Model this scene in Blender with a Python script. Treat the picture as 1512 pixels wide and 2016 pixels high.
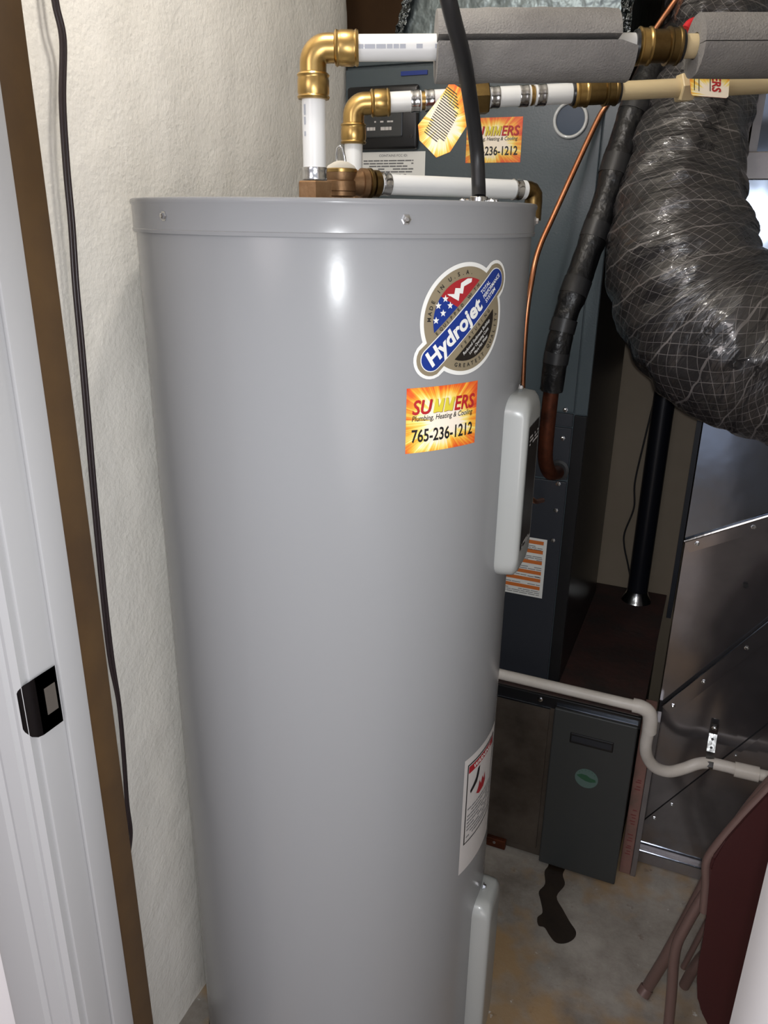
import bpy, bmesh, math, random
import numpy as np
from mathutils import Vector, Matrix, noise
for o in list(bpy.data.objects): bpy.data.objects.remove(o)
SC = bpy.context.scene; COL = SC.collection
random.seed(4)

# ---------------------------------------------------------------- camera
FPX = 1540.0
DN = np.array([700-756, 5100-1008, FPX]); DN = DN/np.linalg.norm(DN)
_z = np.array([0, 0, 1.]); FW = _z-_z.dot(DN)*DN; FW /= np.linalg.norm(FW); RT = np.cross(DN, FW)
PSI = math.radians(23)
RW = np.array([math.cos(PSI), math.sin(PSI), 0]); FWW = np.array([-math.sin(PSI), math.cos(PSI), 0])
EYE = np.array([0, 0, 1.485])
def W(v):
    v = np.array(v, float); return v.dot(RT)*RW+v.dot(FW)*FWW-v.dot(DN)*np.array([0, 0, 1.])
cd = bpy.data.cameras.new('camera'); cam = bpy.data.objects.new('camera', cd); COL.objects.link(cam)
cx, cy, cz = W([1, 0, 0]), W([0, -1, 0]), W([0, 0, -1])
cam.matrix_world = Matrix(((cx[0], cy[0], cz[0], EYE[0]), (cx[1], cy[1], cz[1], EYE[1]), (cx[2], cy[2], cz[2], EYE[2]), (0, 0, 0, 1)))
cd.sensor_fit = 'VERTICAL'; cd.sensor_height = 24; cd.lens = FPX/2016*24; cd.clip_start = 0.02
SC.camera = cam
def P(x, y, X=None, Y=None, Z=None):          # measured sight line met with a wall plane, world coordinates
    w = W([x-756, y-1008, FPX])
    for a, i in ((X, 0), (Y, 1), (Z, 2)):
        if a is not None: return Vector(EYE+(a-EYE[i])/w[i]*w)
def D(x, y, d): return Vector(EYE+W([x-756, y-1008, FPX])/FPX*d)   # ... at distance d

# ---------------------------------------------------------------- light
w = bpy.data.worlds.new('world'); SC.world = w; w.use_nodes = True
w.node_tree.nodes['Background'].inputs[0].default_value = (0.85, 0.88, 1, 1)
w.node_tree.nodes['Background'].inputs[1].default_value = 0.75
def light(name, kind, loc, power, col, size=.1, target=None, spot=None):
    l = bpy.data.lights.new(name, kind); o = bpy.data.objects.new(name, l); COL.objects.link(o); o.location = loc
    l.energy = power; l.color = col
    if kind == 'AREA': l.shape = 'DISK'; l.size = size
    else: l.shadow_soft_size = size
    if spot: l.spot_size = spot; l.spot_blend = 1.0
    if target: o.rotation_euler = (Vector(target)-Vector(loc)).to_track_quat('-Z', 'Y').to_euler()
    return o
light('phone_flash', 'SPOT', (0.010, -0.01, 1.492), 26, (0.95, .98, 1.0), .007, (-.44, .95, .86), math.radians(98))
light('closet_bulb', 'POINT', (-.44, .78, 2.08), 8.0, (1.0, 0.95, 0.88), .035)
light('hall_ceiling_light', 'AREA', (-.75, -1.1, 1.9), 9, (1.0, .91, .90), .8, (0, .6, .7))
light('wall_fill_light', 'AREA', (.75, -.75, 1.0), 10, (1.0, .95, .93), 1.0, (-.8, .9, .8))  # unseen fill added from the right to brighten the left wall
vs = SC.view_settings; SC.display_settings.display_device = 'sRGB'
vs.view_transform = 'Standard'; vs.look = 'None'; vs.gamma = 1; vs.use_curve_mapping = False; vs.exposure = 0.0

# ---------------------------------------------------------------- materials
def srgb(r, g, b):
    f = lambda c: (c/255/12.92 if c/255 <= .04045 else ((c/255+.055)/1.055)**2.4)
    return (f(r), f(g), f(b), 1)
MATS = {}
def mat(name, col, rough=.5, metal=0, bump=None, var=None, coat=0, spec=None, alpha=None, trans=0, bscale2=None, aniso=0):
    """bump=(scale, strength, distance), var=(scale, colour2, contrast)"""
    if name in MATS: return MATS[name]
    m = bpy.data.materials.new(name); m.use_nodes = True; nt = m.node_tree; b = nt.nodes['Principled BSDF']
    b.inputs['Base Color'].default_value = col; b.inputs['Roughness'].default_value = rough; b.inputs['Metallic'].default_value = metal
    b.inputs['Coat Weight'].default_value = coat; b.inputs['Coat Roughness'].default_value = .08
    if spec is not None: b.inputs['Specular IOR Level'].default_value = spec
    if alpha is not None: b.inputs['Alpha'].default_value = alpha
    b.inputs['Transmission Weight'].default_value = trans; b.inputs['Anisotropic'].default_value = aniso
    tc = nt.nodes.new('ShaderNodeTexCoord')
    if var:
        n = nt.nodes.new('ShaderNodeTexNoise'); n.inputs['Scale'].default_value = var[0]; n.inputs['Detail'].default_value = 6
        n.inputs['Roughness'].default_value = .65
        nt.links.new(tc.outputs['Object'], n.inputs['Vector'])
        r = nt.nodes.new('ShaderNodeValToRGB'); k = var[2]
        r.color_ramp.elements[0].position = .5-k; r.color_ramp.elements[1].position = .5+k
        r.color_ramp.elements[0].color = col; r.color_ramp.elements[1].color = var[1]
        nt.links.new(n.outputs['Fac'], r.inputs['Fac']); nt.links.new(r.outputs['Color'], b.inputs['Base Color'])
    if bump:
        prev = None
        for (s, st, d) in ([bump]+([bscale2] if bscale2 else [])):
            n = nt.nodes.new('ShaderNodeTexNoise'); n.inputs['Scale'].default_value = s; n.inputs['Detail'].default_value = 3
            nt.links.new(tc.outputs['Object'], n.inputs['Vector'])
            bp = nt.nodes.new('ShaderNodeBump'); bp.inputs['Strength'].default_value = st; bp.inputs['Distance'].default_value = d
            nt.links.new(n.outputs['Fac'], bp.inputs['Height'])
            if prev: nt.links.new(prev.outputs['Normal'], bp.inputs['Normal'])
            prev = bp
        nt.links.new(prev.outputs['Normal'], b.inputs['Normal'])
    MATS[name] = m; return m
M = dict(
 tank=mat('tank_enamel', srgb(138, 139, 141), .23, spec=.24, bump=(60, .035, .002)),
 cover=mat('cover_enamel', srgb(156, 158, 156), .3, coat=.2),
 plaster=mat('plaster', srgb(240, 237, 230), .75, bump=(150, .5, .0025), bscale2=(14, .35, .012), var=(4, srgb(230, 226, 216), .3)),
 white=mat('white_paint', srgb(172, 172, 173), .35, bump=(90, .05, .001)),
 hallwall=mat('hall_paint', srgb(232, 228, 228), .6),
 wood=mat('dark_stained_wood', srgb(86, 63, 33), .5, var=(9, srgb(64, 45, 24), .25), bump=(60, .1, .001)),
 brownboard=mat('brown_board', srgb(104, 72, 38), .8, var=(3, srgb(70, 48, 26), .3)),
 pvc=mat('white_pvc', srgb(226, 227, 226), .35, coat=.1),
 cream=mat('cream_cpvc', srgb(214, 194, 152), .4),
 drain=mat('drain_pvc', srgb(226, 220, 214), .4, var=(14, srgb(206, 198, 188), .25)),
 brass=mat('brass', srgb(196, 164, 104), .30, 1, bump=(50, .15, .001), var=(30, srgb(170, 138, 84), .3)),
 bronze=mat('cast_bronze', srgb(158, 128, 98), .5, .9, bump=(220, .3, .001), var=(40, srgb(120, 88, 58), .3)),
 oldbrass=mat('tarnished_brass', srgb(136, 114, 72), .36, 1, var=(30, srgb(84, 64, 38), .3), bump=(120, .2, .001)),
 steel=mat('stainless', srgb(200, 200, 200), .18, 1, bump=(70, .2, .002)),
 screw=mat('zinc_screw', srgb(210, 212, 214), .2, 1),
 foam=mat('grey_foam', srgb(142, 140, 136), .9, bump=(420, .7, .002), var=(20, srgb(118, 115, 113), .3)),
 rubber=mat('black_rubber', srgb(34, 34, 36), .42, bump=(160, .1, .001)),
 insul=mat('black_foam_tape', srgb(16, 16, 18), .38, bump=(40, .6, .008)),
 copper=mat('copper', srgb(206, 150, 116), .34, 1, var=(18, srgb(178, 108, 70), .3)),
 oxcopper=mat('oxidised_copper', srgb(120, 66, 44), .5, .8, var=(30, srgb(54, 32, 26), .25)),
 cabinet=mat('grey_cabinet_paint', srgb(74, 84, 89), .3, bump=(260, .22, .001), bscale2=(30, .05, .002)),
 cabdark=mat('dark_cabinet_paint', srgb(44, 47, 54), .4, bump=(260, .15, .001)),
 door=mat('charcoal_door', srgb(62, 64, 64), .42, bump=(260, .12, .001)),
 black=mat('black_plastic', srgb(26, 26, 28), .3),
 smoke=mat('smoked_window', srgb(54, 56, 58), .12, coat=.5),
 galv=mat('galvanised_steel', srgb(132, 142, 158), .15, 1, var=(11, srgb(126, 132, 142), .2), bump=(7, .12, .01)),
 galvdull=mat('dull_galvanised', srgb(176, 172, 172), .42, .8, var=(6, srgb(140, 136, 140), .25), bump=(9, .2, .01)),
 galvlow=mat('mirror_galvanised', srgb(166, 164, 168), .13, .9, var=(6, srgb(130, 128, 132), .25), bump=(7, .04, .01)),
 foil=mat('foil_plenum', srgb(112, 122, 124), .38, .85, bump=(26, .6, .01), var=(12, srgb(84, 92, 94), .2)),
 crinkle=mat('crinkled_foil', srgb(150, 156, 158), .2, 1, bump=(60, 1, .02)),
 panel=mat('beige_panelling', srgb(150, 136, 118), .7, var=(5, srgb(134, 120, 102), .3)),
 deck=mat('stand_top', srgb(46, 40, 38), .7, var=(10, srgb(70, 44, 40), .15), bump=(50, .4, .004)),
 plate=mat('brown_metal_plate', srgb(122, 112, 102), .42, .6, var=(7, srgb(70, 62, 56), .25), bump=(8, .1, .01)),
 pink=mat('pink_foam_board', srgb(146, 104, 96), .85, var=(25, srgb(120, 96, 86), .2), bump=(60, .4, .003)),
 dimred=mat('faded_red_ink', srgb(124, 60, 58), .7),
 redink=mat('red_ink', srgb(176, 30, 36), .5),
 ink=mat('black_ink', srgb(22, 20, 22), .5),
 greyink=mat('grey_ink', srgb(110, 110, 112), .6),
 faintink=mat('faint_pipe_ink', srgb(168, 172, 182), .5),
 paper=mat('white_label', srgb(226, 226, 222), .4),
 papergrey=mat('grey_label', srgb(196, 192, 190), .45),
 orange=mat('orange_ink', srgb(206, 112, 48), .5),
 gold=mat('gold_label', srgb(150, 138, 114), .35, .3),
 blue=mat('blue_label', srgb(18, 48, 128), .35),
 red=mat('red_label', srgb(158, 34, 42), .35),
 yellow=mat('yellow_ink', srgb(216, 200, 60), .5),
 labelblack=mat('black_label', srgb(24, 18, 14), .35),
 green=mat('green_emblem', srgb(48, 92, 66), .4),
 palegreen=mat('pale_emblem', srgb(92, 116, 110), .4),
 maroon=mat('maroon_paint', srgb(62, 20, 22), .45, var=(14, srgb(58, 20, 22), .3)),
 brownmetal=mat('brown_painted_tube', srgb(120, 96, 90), .4, .2, bump=(80, .1, .001)),
 stain=mat('wet_stain', srgb(56, 44, 34), .3, var=(20, srgb(30, 24, 20), .3)),
 strike=mat('oil_rubbed_bronze', srgb(30, 25, 26), .35, .4),
 strikehole=mat('strike_hole', srgb(84, 78, 72), .7),
 blueglass=mat('port_glass', srgb(44, 60, 78), .3, spec=.3),
 clear=mat('clear_plastic_ring', srgb(210, 214, 214), .15, trans=.3, coat=.5),
 redplastic=mat('red_plastic', srgb(200, 30, 40), .35),
 bead=mat('white_gasket', srgb(214, 208, 196), .6),
)
def burst_mat():
    m = bpy.data.materials.new('sunburst_print'); m.use_nodes = True; nt = m.node_tree; b = nt.nodes['Principled BSDF']
    b.inputs['Roughness'].default_value = .35
    N = nt.nodes.new; L = nt.links.new
    uv = N('ShaderNodeUVMap'); sp = N('ShaderNodeSeparateXYZ'); L(uv.outputs[0], sp.inputs[0])
    def mth(op, a, bb=None, c=None):
        n = N('ShaderNodeMath'); n.operation = op
        for i, v in enumerate((a, bb, c)):
            if v is None: continue
            if isinstance(v, (int, float)): n.inputs[i].default_value = v
            else: L(v, n.inputs[i])
        return n.outputs[0]
    x = mth('SUBTRACT', sp.outputs[0], .48); y = mth('SUBTRACT', sp.outputs[1], .45)
    ang = mth('ARCTAN2', y, x)
    r = mth('SQRT', mth('ADD', mth('MULTIPLY', x, x), mth('MULTIPLY', y, y)))
    cs = N('ShaderNodeCombineXYZ'); L(mth('MULTIPLY', mth('COSINE', ang), 1), cs.inputs[0]); L(mth('SINE', ang), cs.inputs[1])
    n = N('ShaderNodeTexNoise'); n.inputs['Scale'].default_value = 7; n.inputs['Detail'].default_value = 5; n.inputs['Roughness'].default_value = .75
    L(cs.outputs[0], n.inputs['Vector'])
    n2 = N('ShaderNodeTexNoise'); n2.inputs['Scale'].default_value = 2.3; L(uv.outputs[0], n2.inputs['Vector'])
    f = mth('ADD', mth('MULTIPLY', r, 1.15), mth('ADD', mth('MULTIPLY', mth('SUBTRACT', n.outputs[0], .5), 1.1), mth('MULTIPLY', mth('SUBTRACT', n2.outputs[0], .5), .9)))
    cr = N('ShaderNodeValToRGB'); e = cr.color_ramp.elements
    e[0].position = .27; e[0].color = srgb(244, 232, 214); e[1].position = .40; e[1].color = srgb(244, 222, 120)
    for p, c in ((.56, srgb(240, 170, 54)), (.72, srgb(226, 98, 40)), (.9, srgb(206, 60, 36))):
        q = e.new(p); q.color = c
    L(f, cr.inputs[0]); L(cr.outputs[0], b.inputs['Base Color']); return m
M['burst'] = burst_mat()
def flex_mat():
    m = bpy.data.materials.new('black_duct_jacket'); m.use_nodes = True; nt = m.node_tree; b = nt.nodes['Principled BSDF']
    N = nt.nodes.new; L = nt.links.new
    b.inputs['Roughness'].default_value = .38; b.inputs['Coat Weight'].default_value = 1; b.inputs['Coat Roughness'].default_value = .07
    uv = N('ShaderNodeUVMap'); sp = N('ShaderNodeSeparateXYZ'); L(uv.outputs[0], sp.inputs[0])
    def mth(op, a, bb=None):
        n = N('ShaderNodeMath'); n.operation = op
        for i, v in enumerate((a, bb)):
            if v is None: continue
            if isinstance(v, (int, float)): n.inputs[i].default_value = v
            else: L(v, n.inputs[i])
        return n.outputs[0]
    tc = N('ShaderNodeTexCoord'); nz = N('ShaderNodeTexNoise'); nz.inputs['Scale'].default_value = 13; nz.inputs['Detail'].default_value = 2; L(tc.outputs['Object'], nz.inputs['Vector'])
    wob = mth('MULTIPLY', mth('SUBTRACT', nz.outputs[0], .5), .5)
    def lines(a, c, wd):
        t = mth('ADD', mth('ADD', mth('MULTIPLY', sp.outputs[0], a), mth('MULTIPLY', sp.outputs[1], c)), wob)
        return mth('LESS_THAN', mth('ABSOLUTE', mth('SUBTRACT', mth('FRACT', t), .5)), wd)
    # u: once round the girth, v: metres along; scrim threads in two slants
    g = mth('MAXIMUM', lines(34, 52, .026), lines(-30, 80, .026))
    g2 = mth('MAXIMUM', g, lines(0, 22, .022))
    n3 = N('ShaderNodeTexNoise'); n3.inputs['Scale'].default_value = 25; L(tc.outputs['Object'], n3.inputs['Vector'])
    fac = mth('MULTIPLY', g2, mth('MULTIPLY', n3.outputs[0], .75))
    mx = N('ShaderNodeMix'); mx.data_type = 'RGBA'
    mx.inputs[6].default_value = srgb(40, 38, 39); mx.inputs[7].default_value = srgb(158, 152, 150)
    L(fac, mx.inputs[0]); L(mx.outputs[2], b.inputs['Base Color'])
    mp = N('ShaderNodeMapping'); mp.inputs['Scale'].default_value = (3.2, 26, 1); L(uv.outputs[0], mp.inputs[0])
    n4 = N('ShaderNodeTexNoise'); n4.inputs['Scale'].default_value = 3; n4.inputs['Detail'].default_value = 4; n4.inputs['Distortion'].default_value = 1.0; L(mp.outputs[0], n4.inputs['Vector'])
    n5 = N('ShaderNodeTexNoise'); n5.inputs['Scale'].default_value = 34; n5.inputs['Detail'].default_value = 2; L(tc.outputs['Object'], n5.inputs['Vector'])
    bp = N('ShaderNodeBump'); bp.inputs['Strength'].default_value = .6; bp.inputs['Distance'].default_value = .011; L(n4.outputs[0], bp.inputs['Height'])
    bp2 = N('ShaderNodeBump'); bp2.inputs['Strength'].default_value = .55; bp2.inputs['Distance'].default_value = .004; L(n5.outputs[0], bp2.inputs['Height']); L(bp.outputs[0], bp2.inputs['Normal'])
    L(bp2.outputs[0], b.inputs['Normal']); L(bp2.outputs[0], b.inputs['Coat Normal']); return m
M['flex'] = flex_mat()
def floor_mat():
    m = bpy.data.materials.new('stained_concrete'); m.use_nodes = True; nt = m.node_tree; b = nt.nodes['Principled BSDF']
    N = nt.nodes.new; L = nt.links.new; b.inputs['Roughness'].default_value = .65
    tc = N('ShaderNodeTexCoord')
    def nz(s, d, off=0):
        n = N('ShaderNodeTexNoise'); n.inputs['Scale'].default_value = s; n.inputs['Detail'].default_value = d; n.inputs['Roughness'].default_value = .7
        mp = N('ShaderNodeMapping'); mp.inputs['Location'].default_value = (off, off*.7, 0); L(tc.outputs['Object'], mp.inputs[0]); L(mp.outputs[0], n.inputs['Vector']); return n.outputs[0]
    def ramp(f, a, c, lo, hi):
        r = N('ShaderNodeValToRGB'); r.color_ramp.elements[0].position = lo; r.color_ramp.elements[1].position = hi
        r.color_ramp.elements[0].color = a; r.color_ramp.elements[1].color = c; L(f, r.inputs[0]); return r.outputs[0]
    def mix(f, a, c, mode='MIX'):
        x = N('ShaderNodeMix'); x.data_type = 'RGBA'; x.blend_type = mode; L(f, x.inputs[0]) if not isinstance(f, float) else setattr(x.inputs[0], 'default_value', f)
        for i, v in ((6, a), (7, c)):
            if isinstance(v, tuple): x.inputs[i].default_value = v
            else: L(v, x.inputs[i])
        return x.outputs[2]
    base = ramp(nz(5, 8), srgb(124, 116, 108), srgb(176, 170, 162), .35, .65)
    c1 = mix(ramp(nz(3.1, 4, 3.7), (0, 0, 0, 1), (.75, .75, .75, 1), .47, .6), base, srgb(172, 138, 92))
    c2 = mix(ramp(nz(26, 5, 8.1), (0, 0, 0, 1), (.55, .55, .55, 1), .62, .72), c1, srgb(96, 74, 62))
    c3 = mix(ramp(nz(34, 3, 1.3), (0, 0, 0, 1), (.8, .8, .8, 1), .68, .74), c2, srgb(220, 218, 214))
    L(c3, b.inputs['Base Color'])
    bp = N('ShaderNodeBump'); bp.inputs['Strength'].default_value = .3; bp.inputs['Distance'].default_value = .003; L(nz(40, 4), bp.inputs['Height']); L(bp.outputs[0], b.inputs['Normal'])
    return m
M['floor'] = floor_mat()

# ---------------------------------------------------------------- builders
def link(name, bm, m, parent=None, smooth=False, mats=None):
    me = bpy.data.meshes.new(name); bmesh.ops.recalc_face_normals(bm, faces=bm.faces) if not getattr(bm, 'keepn', False) else None
    bm.to_mesh(me); bm.free()
    for k in (mats or [m]): me.materials.append(k)
    if smooth:
        for p in me.polygons: p.use_smooth = True
        if smooth is not True and hasattr(me, 'set_sharp_from_angle'): me.set_sharp_from_angle(angle=smooth)
    o = bpy.data.objects.new(name, me); COL.objects.link(o)
    if parent: o.parent = parent; o.matrix_parent_inverse = Matrix.Translation(parent_loc(parent)).inverted()
    return o
def parent_loc(p):
    v = Vector(p.location)
    if p.parent: v = p.parent_origin if hasattr(p, 'parent_origin') else v
    return v if p.parent is None else Vector((0, 0, 0))
def thing(name, label, cat, loc=(0, 0, 0), group=None):
    o = bpy.data.objects.new(name, None); COL.objects.link(o); o.location = loc; o.empty_display_size = .05
    o['label'] = label; o['category'] = cat
    if group: o['group'] = group
    return o
def tag(o, label, cat, group=None):
    o['label'] = label; o['category'] = cat
    if group: o['group'] = group
    return o
def struct(o): o['kind'] = 'structure'; return o
def box(bm, x0, x1, y0, y1, z0, z1, bev=0, seg=2):
    r = bmesh.ops.create_cube(bm, size=1); vs_ = r['verts']
    for v in vs_:
        v.co = Vector(((x0+x1)/2+v.co.x*(x1-x0), (y0+y1)/2+v.co.y*(y1-y0), (z0+z1)/2+v.co.z*(z1-z0)))
    if bev:
        es = list({e for v in vs_ for e in v.link_edges}); bmesh.ops.bevel(bm, geom=es, offset=bev, segments=seg, affect='EDGES', profile=.5)
    return bm
def B(*a, **k): bm = bmesh.new(); return box(bm, *a, **k)
def catmull(pts, n=8):
    pts = [Vector(p) for p in pts]; q = [pts[0]*2-pts[1]]+pts+[pts[-1]*2-pts[-2]]; out = []
    for i in range(1, len(q)-2):
        for k in range(n):
            t = k/n; a, b_, c, d = q[i-1], q[i], q[i+1], q[i+2]
            out.append(.5*((2*b_)+(c-a)*t+(2*a-5*b_+4*c-d)*t*t+(3*b_-a-3*c+d)*t**3))
    out.append(pts[-1]); return out
def lerp_list(r, n):
    m_ = len(r)-1; out = []
    for i in range(n):
        t = i/(n-1)*m_; k = min(int(t), m_-1); out.append(r[k]+(r[k+1]-r[k])*(t-k))
    return out
def frames(path):
    T = []
    for i in range(len(path)):
        a = path[max(i-1, 0)]; b_ = path[min(i+1, len(path)-1)]; T.append((b_-a).normalized())
    up = Vector((0, 0, 1)) if abs(T[0].z) < .9 else Vector((0, 1, 0))
    n = T[0].cross(up).normalized(); N_ = [n]
    for i in range(1, len(path)):
        q = T[i-1].rotation_difference(T[i]); n = q @ n; n = (n-n.dot(T[i])*T[i]).normalized(); N_.append(n)
    return T, N_
def tube(bm, path, r, seg=20, cap=True, disp=None, uv=False):
    path = [Vector(p) for p in path]; rs = r if isinstance(r, (list, tuple)) else [r]*len(path)
    T, N_ = frames(path); rings = []; L_ = 0; Ls = []
    for i, p in enumerate(path):
        if i: L_ += (p-path[i-1]).length
        Ls.append(L_); b_ = T[i].cross(N_[i]); ring = []
        for k in range(seg):
            a = 2*math.pi*k/seg; rr = rs[i]+(disp(a, L_, i, N_[i]*math.cos(a)+b_*math.sin(a)) if disp else 0)
            ring.append(bm.verts.new(p+(N_[i]*math.cos(a)+b_*math.sin(a))*rr))
        rings.append(ring)
    lay = bm.loops.layers.uv.verify() if uv else None
    for i in range(len(rings)-1):
        for k in range(seg):
            j = (k+1) % seg
            f = bm.faces.new((rings[i][k], rings[i][j], rings[i+1][j], rings[i+1][k]))
            if uv:
                for lp, (uu, vv) in zip(f.loops, ((k/seg, Ls[i]), ((k+1)/seg, Ls[i]), ((k+1)/seg, Ls[i+1]), (k/seg, Ls[i+1]))): lp[lay].uv = (uu, vv)
    if cap: bm.faces.new(rings[0][::-1]); bm.faces.new(rings[-1])
    return bm
def T_(path, r, **k): return tube(bmesh.new(), path, r, **k)
def prof(bm, a, b_, pts, seg=28):
    """lathe about the axis a->b_: pts (fraction or metres along, radius), metres"""
    a, b_ = Vector(a), Vector(b_); d = (b_-a).normalized()
    return tube(bm, [a+d*t for t, r in pts], [r for t, r in pts], seg=seg) if all(pts[i+1][0] > pts[i][0] for i in range(len(pts)-1)) else _lathe(bm, a, d, pts, seg)
def _lathe(bm, a, d, pts, seg):
    up = Vector((0, 0, 1)) if abs(d.z) < .9 else Vector((0, 1, 0)); n = d.cross(up).normalized(); b_ = d.cross(n); rings = []
    for t, r in pts:
        rings.append([bm.verts.new(a+d*t+(n*math.cos(2*math.pi*k/seg)+b_*math.sin(2*math.pi*k/seg))*max(r, 1e-5)) for k in range(seg)])
    for i in range(len(rings)-1):
        for k in range(seg):
            j = (k+1) % seg; bm.faces.new((rings[i][k], rings[i][j], rings[i+1][j], rings[i+1][k]))
    bm.faces.new(rings[0][::-1]); bm.faces.new(rings[-1]); return bm
def Lz(a, d, pts, seg=28, bm=None): return _lathe(bm or bmesh.new(), Vector(a), Vector(d).normalized(), pts, seg)
def hexa(a, d, t0, t1, r, bm=None, seg=6):
    bm = bm or bmesh.new(); f = _lathe(bm, Vector(a), Vector(d).normalized(), [(t0, r*.93), (t0+.0015, r), (t1-.0015, r), (t1, r*.93)], seg); return f
def plate(pts3, th, n):
    """flat polygon extruded by th along n"""
    bm = bmesh.new(); n = Vector(n).normalized()*th; a = [bm.verts.new(Vector(p)) for p in pts3]; b_ = [bm.verts.new(Vector(p)+n) for p in pts3]
    bm.faces.new(a); bm.faces.new(b_[::-1])
    for i in range(len(a)): j = (i+1) % len(a); bm.faces.new((a[i], b_[i], b_[j], a[j]))
    return bm
def screw(parent, p, n, r=.0045):
    n = Vector(n).normalized()
    return link('screw', Lz(p, n, [(0, r*1.35), (r*.25, r*1.35), (r*.3, r*.9), (r*.9, r*.85), (r*1.1, r*.5)], seg=6), M['screw'], parent)

# decals: 2-D shapes (u, v) mapped on to a real surface
TX, TY, TR = -.489, .98, .253
def cyl(e=0): return lambda u, v, eps=0: Vector((TX+(TR+e+eps)*math.cos(u/TR), TY+(TR+e+eps)*math.sin(u/TR), v))
def flat(o, ux, uy):
    o, ux, uy = Vector(o), Vector(ux).normalized(), Vector(uy).normalized(); n = ux.cross(uy)
    return lambda u, v, eps=0: o+ux*u+uy*v+n*eps
def decal(name, shapes, surf, eps, m, parent, uvbox=None, maxlen=.009, curved=True, thick=0):
    bm = bmesh.new()
    for s in shapes:
        if isinstance(s, tuple) and s[0] == 'mesh':
            vv = [bm.verts.new((x, y, 0)) for x, y in s[1]]
            for f in s[2]:
                try: bm.faces.new([vv[i] for i in f])
                except ValueError: pass
        else:
            bm.faces.new([bm.verts.new((x, y, 0)) for x, y in s])
    if curved:
        bmesh.ops.triangulate(bm, faces=[f for f in bm.faces if len(f.verts) > 4])
        for _ in range(6):
            es = [e for e in bm.edges if e.calc_length() > maxlen]
            if not es: break
            bmesh.ops.subdivide_edges(bm, edges=es, cuts=1, use_grid_fill=False)
            bmesh.ops.triangulate(bm, faces=[f for f in bm.faces if len(f.verts) > 3])
    if uvbox:
        lay = bm.loops.layers.uv.verify(); a, b_, c, d = uvbox
        for f in bm.faces:
            for lp in f.loops: lp[lay].uv = ((lp.vert.co.x-a)/(b_-a), (lp.vert.co.y-c)/(d-c))
    for v in bm.verts: v.co = surf(v.co.x, v.co.y, eps)
    return link(name, bm, m, parent)
def circ(cx_, cy_, r, n=48, a0=0, a1=2*math.pi): return [(cx_+r*math.cos(a0+(a1-a0)*i/n), cy_+r*math.sin(a0+(a1-a0)*i/n)) for i in range(n)]
def rect(x0, y0, x1, y1): return [(x0, y0), (x1, y0), (x1, y1), (x0, y1)]
def text(s, size, x, y, ang=0, shear=0, bold=0, width=None, align='LEFT'):
    """(x, y): start of the base line; width fits the string to that length"""
    c = bpy.data.curves.new('t', 'FONT'); c.body = s; c.size = 1; c.shear = shear; c.offset = bold; c.resolution_u = 3
    o = bpy.data.objects.new('t', c); COL.objects.link(o); dg = bpy.context.evaluated_depsgraph_get()
    me = o.evaluated_get(dg).to_mesh(); vs2 = [(v.co.x, v.co.y) for v in me.vertices]; fs = [tuple(p.vertices) for p in me.polygons]
    o.evaluated_get(dg).to_mesh_clear(); bpy.data.objects.remove(o); bpy.data.curves.remove(c)
    if not vs2: return ('mesh', [], [])
    x0 = min(v[0] for v in vs2); x1 = max(v[0] for v in vs2)
    sx = (width/(x1-x0)) if width else size; sy = size; off = x0
    if align == 'CENTER': off = (x0+x1)/2
    ca, sa = math.cos(ang), math.sin(ang)
    return ('mesh', [(x+ca*(vx-off)*sx-sa*vy*sy, y+sa*(vx-off)*sx+ca*vy*sy) for vx, vy in vs2], fs)
def star(cx_, cy_, r, a=0): return [(cx_+(r if i % 2 == 0 else r*.42)*math.sin(a+i*math.pi/5), cy_+(r if i % 2 == 0 else r*.42)*math.cos(a+i*math.pi/5)) for i in range(10)]
def print_lines(x0, x1, ys, h, seed=1, fill=.8):
    rr = random.Random(seed); out = []
    for y in ys:
        x = x0
        while x < x1:
            wd = rr.uniform(.003, .008)*(x1-x0)/.05; 
            if rr.random() < fill: out.append(rect(x, y, min(x+wd, x1), y+h))
            x += wd+(x1-x0)*.012
    return out

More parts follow.
